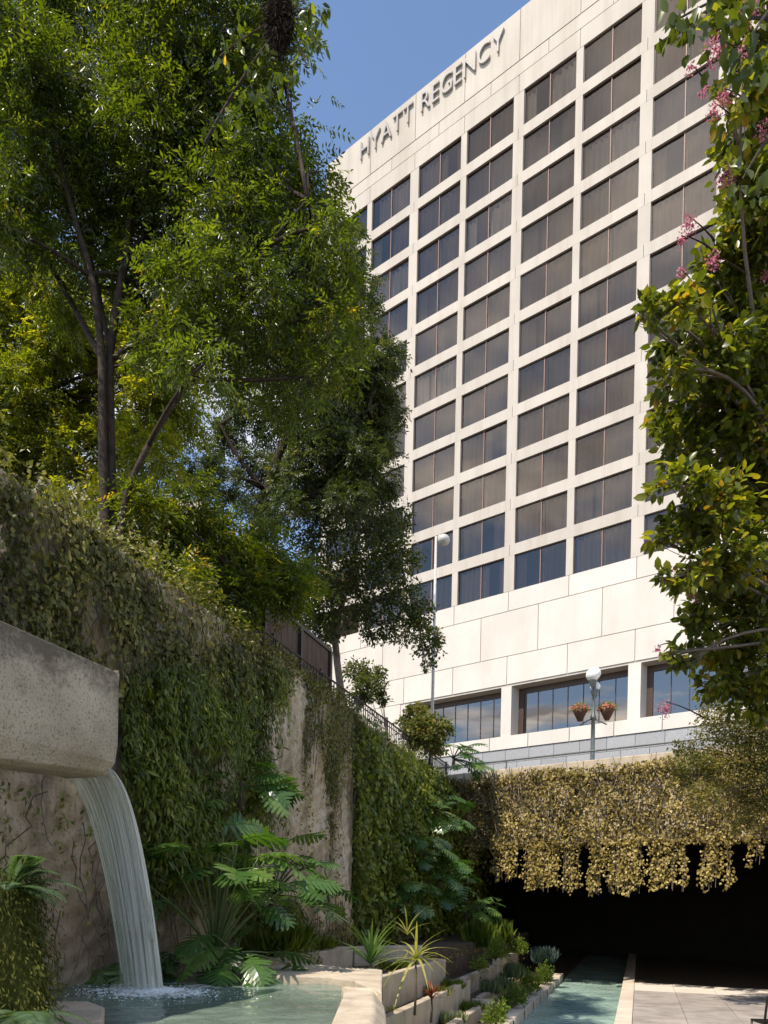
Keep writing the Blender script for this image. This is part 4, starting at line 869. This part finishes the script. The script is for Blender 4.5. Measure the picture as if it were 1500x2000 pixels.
# thin bushy tree in front of the right end of the bridge
b9 = np.array([8.6, 14.2, 0.0])
tree('path_side_tree', 'fine-leaved olive tree drooping in front of the right end of the bridge', b9, [([b9, b9+np.array([-.05, 0, 1.6]), b9+np.array([-.3, 0, 3.0]), b9+np.array([-.7, 0, 4.2]), b9+np.array([-1.0, 0, 5.4])], [.09, .08, .06, .04, .015])],
     cl([(1350,1500,45),(1400,1440,50),(1460,1420,60),(1430,1500,60),(1490,1480,60),(1370,1560,38),(1440,1570,45),(1500,1560,50),(1400,1390,35),(1460,1610,30),(1340,1460,25),(1500,1400,60),(1480,1350,45),(1560,1450,80),(1325,1520,18),(1560,1580,60)], 14.3, .5), M['olive'], 20000, M['bark'], style='oval', ll=.06, lw=.034, mean=.5, sd=.25, limb_r=.018, twig=10)
# ------------------------------------------------------------------ plants built leaf by leaf
def arch(L_, rise, droop, n=7):
    t = np.linspace(0, 1, n); return np.stack([t*L_, 0*t, rise*np.sin(t*math.pi*.6) - droop*t**2], -1)
def strap_me(L_, w, rise, droop, fold=.3):
    c = arch(L_, rise, droop, 8); t = np.linspace(0, 1, 8); ww = w*np.array([.55, .9, 1, 1, .9, .7, .4, .04])/2
    l = c + np.stack([0*t, ww, ww*fold], -1); r = c + np.stack([0*t, -ww, ww*fold], -1)
    mb = MB(); mb.grid(np.stack([l, c, r])); return mb.mesh('leaf', True)
def tint_me(me, v):
    a = me.attributes['tint']; a.data.foreach_set('value', np.full(len(a.data), v, np.float32)); return me
def strap_plant(name, label, cat, base, n, L_, w, mat, stem=0.0, up=(35, 80), stem_mat=None, bend=1.0):
    p = thing(name, label, cat, base)
    if stem: obj('stem', MB().tube([(0, 0, -.05), (.01, 0, stem*.5), (.0, .01, stem)], [.018, .014, .012], 7), stem_mat or M['stem'], p, smooth=True)
    var = []
    for k in range(6):
        me = strap_me(L_*(.7+.11*k), w, .05*L_, L_*bend*(.05+.12*k)); tint_me(me, float(np.clip(.25+.12*k+rng.normal()*.1, 0, 1))); var.append(me)
    for k in range(n):
        e = math.radians(rng.uniform(*up)); 
        link('leaf', var[int(rng.integers(6))], mat, p, (0, 0, stem + rng.uniform(-.04, .02)*(1 if stem else 0)), (0, -e, k*2.4 + rng.normal()*.2))
    return p
def lobed_me(L_, lobes=7, seed=0, cut=.62):
    """a deeply cut philodendron blade: finger lobes either side of the midrib"""
    r_ = np.random.default_rng(seed); mb = MB(); W = L_*.42
    def z_at(x, y): return -.25*L_*(x/L_)**2 - .35*abs(y)**1.5/(L_**.5) + .05*L_*math.sin(x/L_*3)
    for s in (-1, 1):
        for k in range(lobes):
            f0 = k/lobes; f1 = (k+.68)/lobes; fm = (f0+f1)/2
            reach = 1.08*W*(math.sin(math.pi*min(1, fm*.82+.14))**.8)*r_.uniform(.72, 1.14)
            fw_ = .30 + .35*fm - (.6*(1-fm) if k < 1 else 0)
            x0, x1 = f0*L_*.92, f1*L_*.92; xm = (x0+x1)/2
            tip = (xm + fw_*reach, s*reach); b0 = (x0 + fw_*reach*.35, s*reach*.42); b1 = (x1 + fw_*reach*.5, s*reach*.46); c0 = (x0 + fw_*reach*.78, s*reach*.78); c1 = (x1*.5+xm*.5 + fw_*reach*.92, s*reach*.80)
            pts = [(x0, 0), b0, c0, tip, c1, b1, (x1+.03*L_, 0)]
            wv = r_.normal()*.05*L_; v = [(x, y, z_at(x, y) + wv*(abs(y)/W)**1.5) for x, y in pts]
            q = [(0, 1, 5), (0, 5, 6), (1, 2, 4), (1, 4, 5), (2, 3, 4)]
            mb.add(v, q if s > 0 else [t[::-1] for t in q])
    tp = [(L_*.86, -.07*L_), (L_*.86, .07*L_), (L_*1.06, 0)]
    mb.add([(x, y, z_at(x, y)) for x, y in tp], [(0, 2, 1)])
    mb.tube([(x, 0, z_at(x, 0)+.002) for x in np.linspace(-.02, L_*.95, 6)], np.linspace(.008, .002, 6)*L_/.5, 5)
    return mb.mesh('leaf', False)
PH = [[tint_me(lobed_me(1.0, 7+(k % 3), k), .15+.19*k) for k in range(5)]][0]
def philodendron(label, base, n, stalk, size, face=None, up=(25, 75), spread=math.pi, cat='plant', group='big cut-leaved philodendrons along the wall'):
    p = thing('philodendron', label, cat, base, 0, group)
    obj('crown_stem', MB().tube([(0, 0, -.15), (.02, .01, .08), (0, 0, .2)], [.05, .045, .03], 8), M['stem'], p, smooth=True)
    for k in range(n):
        az = (face if face is not None else 0) + rng.uniform(-spread, spread); el = math.radians(rng.uniform(*up)); L_ = stalk*rng.uniform(.65, 1.15)
        d = np.array([math.cos(az)*math.cos(el), math.sin(az)*math.cos(el), math.sin(el)]); tip = d*L_ - np.array([0, 0, .12*L_*math.cos(el)])
        obj('stalk', MB().tube(bez((0, 0, .1), d*L_*.55+np.array([0, 0, .12*L_]), tip, 7), np.linspace(.014, .008, 7), 6), M['stalk'], p, smooth=True)
        s = size*rng.uniform(.75, 1.2)
        lf = link('leaf', PH[int(rng.integers(5))], M['philo'], p, tip, (rng.normal()*.35, math.radians(rng.uniform(0, 38)) - el*.35, az)); lf.scale = (s, s, s)
    return p
TOV = math.atan2(-.55, .6)            # towards the light: out of the wall and to the viewer
philodendron('large philodendron with shining deeply cut leaves right of the waterfall', at(420, 1885, 8.1), 32, 1.3, .50, TOV, (50, 88), 2.8)
philodendron('low spreading philodendron under the tall one right of the waterfall', at(455, 1880, 8.0), 14, .5, .42, TOV, (0, 55), 2.6)
philodendron('philodendron with long leaves reaching over the bare pale wall', wall_p(-3.7, 1.9, .3), 17, .85, .54, TOV, (10, 80), 1.6)
philodendron('low dark philodendron at the foot of the waterfall', at(245, 1895, 7.7), 12, .34, .36, TOV, (5, 50), 2.2)
philodendron('philodendron high on the vine behind the waterfall', wall_p(-4.4, 3.2, .2), 10, .45, .42, TOV, (-20, 60), 1.7)
for lab, px_, py_, dd, n, st_, sz in [('philodendron hanging over the far wall top beside the bridge', 885, 1490, 20.2, 20, .55, .55), ('philodendron halfway up the far vine curtain', 855, 1590, 18.8, 22, .6, .5), ('philodendron low in the far vine curtain, pale upright leaves', 855, 1725, 18.0, 26, .65, .55),
                                ('shaded philodendron at the foot of the far wall near the wall corner', 770, 1770, 16.0, 22, .65, .5), ('philodendron low at the far right end of the wall beside the passage', 910, 1790, 19.4, 20, .55, .5), ('philodendron in the middle of the far vine curtain near the corner', 805, 1660, 17.2, 18, .55, .5)]:
    philodendron(lab, at(px_, py_, dd), n, st_, sz, TOV-.2, (-15, 70), 1.5)
strap_plant('strap_plant', 'green spiky strap-leaved plant on the pool deck corner', 'plant', at_z(723, 1884, 1.24), 34, .52, .035, M['blade'], up=(25, 88))
strap_plant('strap_plant', 'yellow striped strap-leaved plant on a thin stem below the deck', 'plant', at_z(810, 1975, .62), 26, .46, .034, M['yellowblade'], stem=.62, up=(0, 85), bend=2.0)
strap_plant('strap_plant', 'small pale spiky plant in the shaded bed under the far wall', 'plant', at(795, 1826, 11.6), 11, .42, .022, M['yellowblade'], up=(20, 80))
strap_plant('strap_plant', 'red-leaved plant in front of the middle planter wall', 'plant', at_z(842, 1990, .45), 26, .24, .026, M['redleaf'], stem=.28, up=(20, 85), stem_mat=M['stem'])
strap_plant('strap_plant', 'dry brownish plant beside the pool rim below the deck', 'plant', at_z(765, 1985, .45), 18, .24, .016, M['yellowblade'], up=(25, 85))
def clump(name, label, cat, base, n, h, r, mat, w, mean=.5, lean=.35, group=None):
    p = thing(name, label, cat, base, 0, group); a = rng.uniform(0, 2*math.pi, n); rr = rng.uniform(0, 1, n)**.5*r
    P = np.stack([np.cos(a)*rr, np.sin(a)*rr, -.03+0*a], -1); D = np.stack([np.cos(a)*lean, np.sin(a)*lean, 1+0*a], -1) + rng.normal(size=(n, 3))*.22
    N = np.stack([np.cos(a), np.sin(a), .3+0*a], -1)
    stuff(link('blades', leaf_mesh('blades', P, D, N, rng.uniform(.55, 1.1, n)*h, w, mean+rng.normal(size=n)*.22, curl=.3), mat, p)); return p
def shrub(label, base, r, h, n, mat, ll, mean=.5, group=None):
    p = thing('shrub', label, 'shrub', base, 0, group); u = unit(n); u[:, 2] = abs(u[:, 2]); k = rng.uniform(.25, 1, n)**.5
    ns = max(6, n//14); sh_ = unit(ns); sh_[:, 2] = abs(sh_[:, 2]); i = rng.integers(0, ns, n)
    q = sh_[i]*(rng.uniform(.4, 1, ns)[i])[:, None] + rng.normal(size=(n, 3))*.14; q[:, 2] = np.abs(q[:, 2])
    P = q*np.array([r, r, h]); 
    stuff(link('foliage', leaf_mesh('foliage', P, q+rng.normal(size=(n, 3))*.5+np.array([0, 0, .4]), unit(n)+np.array([0, 0, .8]), rng.uniform(.7, 1.3, n)*ll, rng.uniform(.7, 1.3, n)*ll*.45, mean+rng.normal(size=n)*.2), mat, p))
    sm = MB()
    for k in range(7):
        e = unit(1)[0]; e[2] = abs(e[2])+.3; sm.tube([(0, 0, -.05), e*np.array([r, r, h])*.4, e*np.array([r, r, h])*.8], [.01, .007, .003], 4)
    obj('stems', sm, M['stem'], p); return p
G1 = 'plants in the stepped planters'
for lab, px_, py_, z, r, h, n, mt_, ll in [
    ('bright green shrub in the upper middle planter, left of its twin', 968, 1872, .76, .24, .42, 700, 'shrub', .07), ('bright green shrub in the upper middle planter, right of its twin', 1012, 1862, .70, .25, .42, 700, 'shrub', .07),
    ('small bright shrub at the left end of the central planter', 936, 1893, .62, .16, .24, 350, 'shrub', .06), ('bright green shrub on the channel bank nearest the passage', 1066, 1918, .1, .22, .42, 650, 'shrub', .07),
    ('yellow-green shrub second from the passage on the channel bank', 1036, 1937, .1, .22, .44, 650, 'shrub', .07), ('dark green shrub third from the passage on the channel bank', 1006, 1962, .1, .22, .38, 650, 'shrub', .07),
    ('yellow-green shrub on the channel bank at the bottom edge', 968, 1998, .1, .20, .34, 600, 'shrub', .065)]:
    shrub(lab, at_z(px_, py_, z), r, h, n, M[mt_], ll, .35 if 'dark' in lab else .55, G1)
for lab, px_, py_, z, n, h, r, mt_, w in [
    ('tall green grass clump at the top of the planters below the leafy wall', 938, 1848, .95, 420, .62, .26, 'shrub', .012), ('second tall grass clump behind the upper middle planter', 972, 1842, .95, 420, .62, .26, 'shrub', .012),
    ('pale grass clump in the central planter', 1002, 1908, .42, 260, .34, .16, 'palegrass', .014), ('pale variegated grass in the low middle planter, left', 958, 1938, .2, 260, .30, .17, 'palegrass', .014),
    ('pale variegated grass in the low middle planter, right', 985, 1930, .2, 240, .28, .15, 'palegrass', .014), ('blue-grey grass clump in the far planter by the dark passage', 1062, 1880, .5, 420, .42, .24, 'bluegrass', .008), ('dark blue-grey grass beside the tall clump at the mouth of the passage', 1008, 1840, .75, 360, .38, .25, 'bluegrass', .008)]:
    clump('grass_clump', lab, 'grass', at_z(px_, py_, z), n, h, r, M[mt_], w, group=G1)
for k, (lab, t, q, z, mt_) in enumerate([('low green ground cover in the upper near planter', -2.9, 1.75, .87, 'shrub'), ('low green tuft beside the red-leaved plant in the middle near planter', -2.6, 1.14, .47, 'ivygreen'), ('low ground cover at the far end of the middle near planter', -1.5, 1.13, .47, 'shrub'),
        ('small green tuft in the lowest near planter', -1.6, .77, .12, 'shrub'), ('small pale tuft in the lowest near planter, nearer the edge', -3.0, .77, .12, 'palegrass'), ('green tuft in the far planter left of the blue-grey grass', 4.4, 1.6, .55, 'shrub'), ('green tuft in the central planter near its far end', 2.6, 1.5, .42, 'ivygreen'), ('dark green tuft on the bank in the far low planter', 3.8, .95, .14, 'ivygreen')]):
    clump('ground_cover', lab, 'plant', ch(t, q, z), 240, .2, .2, M[mt_], .016, group=G1, lean=.7)
n = 2600; tq = rng.uniform(0, 1, (n, 2)); LP = np.array([ch(-6+a_*12, .1+b_*2.4, 1.2) for a_, b_ in tq])
step = [(0, .56, .04), (.56, .93, .13), (.93, 1.30, .48), (1.30, 2.6, .9)]
LP[:, 2] = [next(z for a_, b_, z in step if a_ <= (.1+b__*2.4) < b_) for b__ in tq[:, 1]] + rng.uniform(0, .03, n)
lit = stuff(link('leaf_litter', leaf_mesh('leaf_litter', LP, unit(n)*np.array([1, 1, .2]), np.array([0, 0, 1.0])+rng.normal(size=(n, 3))*.4, rng.uniform(.03, .08, n), rng.uniform(.015, .035, n), rng.normal(.5, .3, n)), M['bridgeivy'])); tag(lit, 'dry fallen leaves lying in the stepped planters', 'leaves')
# leaf litter and creepers in the bed behind the pool kerb
clump('bed_fern', 'low fern-like plants along the wall foot right of the philodendron', 'fern', at(535, 1850, 9.9), 500, .35, .35, M['ivygreen'], .03, .4, 1.2)
clump('bed_fern', 'low green creeper at the wall corner above the kerb', 'fern', at(610, 1850, 11.8), 260, .25, .3, M['ivygreen'], .03, .4, 1.2)
lt = MB(); 
for k in range(60):
    a = at_z(rng.uniform(130, 420), rng.uniform(1880, 1900), 1.2) + np.array([0, rng.uniform(.0, .5), 0]); d = unit(1)[0]*np.array([1, 1, .35]); lt.tube([a, a+d*.12+np.array([0, 0, .08]), a+d*.3], [.006, .005, .003], 4)
dr = stuff(obj('dry_roots', lt, M['stem'])); tag(dr, 'tangle of dry brown roots at the foot of the wall behind the waterfall', 'roots')

dv = thing('dry_runners', 'bare brown vine runners trailing on the damp wall under the flume', 'vine', (*W0, 0)); dm = MB()
for k in range(46):
    u0, z0 = rng.uniform(-8.6, -5.2), rng.uniform(1.6, 3.6); m = 9; uu = u0 + np.cumsum(rng.normal(size=m)*.07); zz_ = z0 - np.linspace(0, rng.uniform(.5, 1.8), m) + rng.normal(size=m)*.03
    dm.tube(wall_p(uu, np.maximum(zz_, 1.0), .06+.04*np.abs(rng.normal(size=m)))-np.array(dv.location), np.linspace(.008, .003, m), 4)
stuff(obj('stems', dm, M['stem'], dv))
n = 420; u_ = rng.uniform(-8.6, -5.4, n); z_ = 2.9 - np.abs(rng.normal(size=n))*.6; ks = np.floor(u_*3)
stuff(link('leaves', leaf_mesh('leaves', wall_p(ks/3+.06*rng.normal(size=n), z_, .08)-np.array(dv.location), rng.normal(size=(n, 3))*.4+np.array([.1, 0, -.8]), np.array([.9, -.3, .4])+rng.normal(size=(n, 3))*.4, rng.uniform(.03, .09, n), rng.uniform(.02, .04, n), rng.normal(.5, .25, n)), M['ivygreen'], dv))
# ------------------------------------------------------------------ mossy column and fern at the left edge
mc_b = at(18, 1990, 4.1); mc_b[2] = .4
mc = thing('mossy_column', 'moss-covered rock column at the lower left edge', 'rock', mc_b)
th2 = np.linspace(0, 2*math.pi, 15)[:-1]; zs = np.linspace(0, 1.62, 14)
Q = np.array([[((.13+.05*math.sin(a*3+z*4)+.05*math.sin(z*7+a))*(1.15 if z < 1.2 else 1.0-.5*(z-1.2))*math.cos(a), (.15+.04*math.sin(a*2-z*5))*math.sin(a), z) for a in th2] for z in zs])
n_, m_ = Q.shape[:2]; rk = MB().add(Q.reshape(-1, 3), [(i*m_+j, i*m_+(j+1) % m_, (i+1)*m_+(j+1) % m_, (i+1)*m_+j) for i in range(n_-1) for j in range(m_)] + [tuple((n_-1)*m_+j for j in range(m_))])
obj('rock', rk, M['moss'], mc, smooth=True)
n = 14000; ii = rng.integers(0, n_, n); jj = rng.integers(0, m_, n); base = Q[ii, jj] + rng.normal(size=(n, 3))*np.array([.035, .035, .06])
outw = base*np.array([1, 1, 0]); outw /= np.linalg.norm(outw, axis=1)[:, None]+1e-6
stuff(link('moss', leaf_mesh('moss', base + outw*rng.uniform(-.02, .05, n)[:, None], outw*.5+np.array([0, 0, -.8])+rng.normal(size=(n, 3))*.35, outw+rng.normal(size=(n, 3))*.4, rng.uniform(.02, .05, n), rng.uniform(.006, .012, n), .45+.25*np.sin(base[:, 2]*6+base[:, 0]*9)+rng.normal(size=n)*.2), M['moss'], mc))
def fern(label, base, n, L_, face, spread, up):
    p = thing('fern', label, 'fern', base)
    for k in range(n):
        az = face + rng.uniform(-spread, spread); el = math.radians(rng.uniform(*up)); LL = L_*rng.uniform(.7, 1.1)
        d = np.array([math.cos(az)*math.cos(el), math.sin(az)*math.cos(el), math.sin(el)]); m = 26; t = np.linspace(.05, 1, m)
        c = d[None]*LL*t[:, None] - np.array([0, 0, 1])*(LL*.55*t**2)[:, None]; tg = np.gradient(c, axis=0); tg /= np.linalg.norm(tg, axis=1)[:, None]
        s = np.cross(tg, [0, 0, 1]); s /= np.linalg.norm(s, axis=1)[:, None]; up_ = np.cross(s, tg)
        ln = LL*.24*np.sin(np.pi*np.clip(t*.85+.12, 0, 1))**.8
        P = np.concatenate([c, c]); D = np.concatenate([s+tg*.35, -s+tg*.35]); N = np.concatenate([up_, up_])
        link('frond', leaf_mesh('frond', P, D, N, np.concatenate([ln, ln]), LL*.035, .5+rng.normal(size=2*m)*.15, mid=.3), M['fern'], p)
    return p
fern('fern with pale arching fronds on top of the mossy column', mc_b+np.array([.0, 0, 1.6]), 12, .42, -.4, 2.6, (10, 75))
fern('fern hanging down the front of the mossy column', mc_b+np.array([.1, -.12, .95]), 16, .42, -.7, 1.9, (-30, 40))
fern('small fern at the foot of the mossy column', mc_b+np.array([.12, -.1, .35]), 9, .36, -.6, 1.6, (5, 60))

# ------------------------------------------------------------------ wall-end bush, lamps, baskets, chair
b10 = np.array([1.05, 18.9, 5.1])
tree('wall_end_bush', 'rounded green bush at the far end of the wall in front of the shop windows', b10, [([b10, b10+np.array([0, 0, .5])], [.05, .02])], cl([(830,1430,40),(800,1410,20),(815,1395,24),(855,1425,28),(850,1455,25),(810,1440,25),(800,1388,10)], 18.9, .3), M['oak'], 5200, M['bark'], style='oval', ll=.09, lw=.06, mean=.75, sd=.25, cat='bush', limb_r=.012)
lp = at(848, 1220, 22.0); lp[2] = STREET
sl = thing('street_lamp', 'tall thin white street lamp with a round head in front of the hotel', 'lamp', lp)
topz = at(850, 1048, 22)[2] - STREET
obj('pole', MB().tube([(0, 0, 0), (0, 0, topz*.5), (.0, 0, topz)], [.055, .045, .035], 10), M['pole'], sl, smooth=True)
obj('arm', MB().tube([(0, 0, topz-.05), (.1, 0, topz+.03), (.2, 0, topz+.02)], .03, 8), M['pole'], sl, smooth=True)
obj('lamp_head', MB().lathe([(.001, .12), (.1, .1), (.17, .03), (.18, -.05), (.15, -.12), (.08, -.17), (.001, -.18)], (.22, 0, topz-.06), 16), M['pole'], sl, smooth=True)
gl0 = at(1157, 1480, 19.6); gl0[2] = 5.1
gl = thing('globe_lamp', 'old-fashioned lamp post with three white globes behind the ivy-hung bridge', 'lamp', gl0)
def zof(py): return at(1158, py, 19.6)[2] - 5.1
obj('post', MB().lathe([(.001, 0), (.12, 0), (.12, .08), (.08, .12), (.065, .3), (.055, 1.0), (.05, zof(1405)), (.075, zof(1404)), (.075, zof(1400)), (.045, zof(1396)), (.04, zof(1360)), (.085, zof(1352)), (.06, zof(1348)), (.05, zof(1335)), (.001, zof(1334))], n=14), M['lampmetal'], gl, smooth=True)
bl = lambda c, r: MB().lathe([(max(.001, r*math.sin(a)), -r*math.cos(a)) for a in np.linspace(0, math.pi, 11)], c, 18)
def off(px_, py_): return at(px_, py_, 19.6) - np.array(gl.location)
for (gx_, gy_, gd, gr) in [(1161, 1315, .0, .165), (1152, 1324, -.25, .165), (1167, 1337, .2, .13)]:
    c = off(gx_, gy_) + np.array([0, gd, 0]); g_ = obj('globe', bl(c, gr), M['globe'], gl, smooth=True)
    obj('globe_cup', MB().lathe([(.02, -gr-.16), (.05, -gr-.1), (.09, -gr-.0), (.10, -gr+.05), (.0, -gr+.04)], c, 12), M['lampmetal'], g_, smooth=True)
    obj('arm', MB().tube(bez((0, 0, zof(1360)), (c[0]*.9, c[1]*.9, zof(1362)), c+np.array([0, 0, -gr-.12]), 7), .018, 6), M['lampmetal'], gl, smooth=True)
for s, (hx, hy), side in ((-1, (1133, 1385), 'left'), (1, (1186, 1383), 'right')):
    tip = off(hx, hy); 
    obj('basket_arm', MB().tube([(0, 0, zof(1403)), (tip[0]*.5, 0, zof(1409)), (tip[0], 0, tip[2]-.42)], .017, 6), M['lampmetal'], gl, smooth=True)
    bk = thing('flower_basket', f'cone basket of coral flowers on the {side} arm of the globe lamp', 'flower basket', np.array(gl.location)+tip+np.array([0, 0, -.40]), 0, 'flower baskets on the globe lamp')
    obj('cone', MB().lathe([(.001, .08), (.06, .09), (.15, .28), (.19, .37), (.17, .375), (.001, .33)], n=16), M['basket'], bk, smooth=True)
    n = 320; u = unit(n); u[:, 2] = abs(u[:, 2]); P = u*np.array([.24, .24, .17])*rng.uniform(.6, 1.05, n)[:, None]+np.array([0, 0, .36])
    stuff(link('flowers', leaf_mesh('flowers', P[:190], unit(190), u[:190]+.4*unit(190), rng.uniform(.035, .06, 190), .045, rng.normal(.5, .25, 190), quad=True), M['coral'], bk))
    stuff(link('foliage', leaf_mesh('foliage', P[190:]*np.array([.95, .95, 1]), u[190:]+np.array([0, 0, -.5]), unit(130), rng.uniform(.06, .1, 130), .03, rng.normal(.6, .2, 130)), M['shrub'], bk))
# metal chair cut by the right edge
cb = at(1512, 1950, 10.4); cb[2] = 0.004
chair = thing('metal_chair', 'black metal chair on the path cut off by the right edge of the photo', 'chair', cb, WALLRZ+.3)
arc = lambda x0: [( -.2, x0, .42), (-.24, x0, .62), (-.26, x0*.95, .80), (-.265, x0*.6, .86), (-.265, 0, .88), (-.265, -x0*.6, .86), (-.26, -x0*.95, .80), (-.24, -x0, .62), (-.2, -x0, .42)]
obj('back_frame', MB().tube(arc(.22), .016, 8), M['chair'], chair, smooth=True)
bevel(obj('seat', MB().box((-.21, -.22, .42), (.22, .22, .45)), M['chair'], chair), .02)
for sx_ in (-.19, .2):
    for sy_ in (-.2, .2): obj('leg', MB().tube([(sx_, sy_, .42), (sx_*1.15, sy_*1.1, 0)], .013, 8), M['chair'], chair, smooth=True)
for k in range(5): obj('back_slat', MB().tube([(-.205, -.15+.075*k, .45), (-.262, (-.15+.075*k)*.9, .83)], .008, 6), M['chair'], chair, smooth=True)
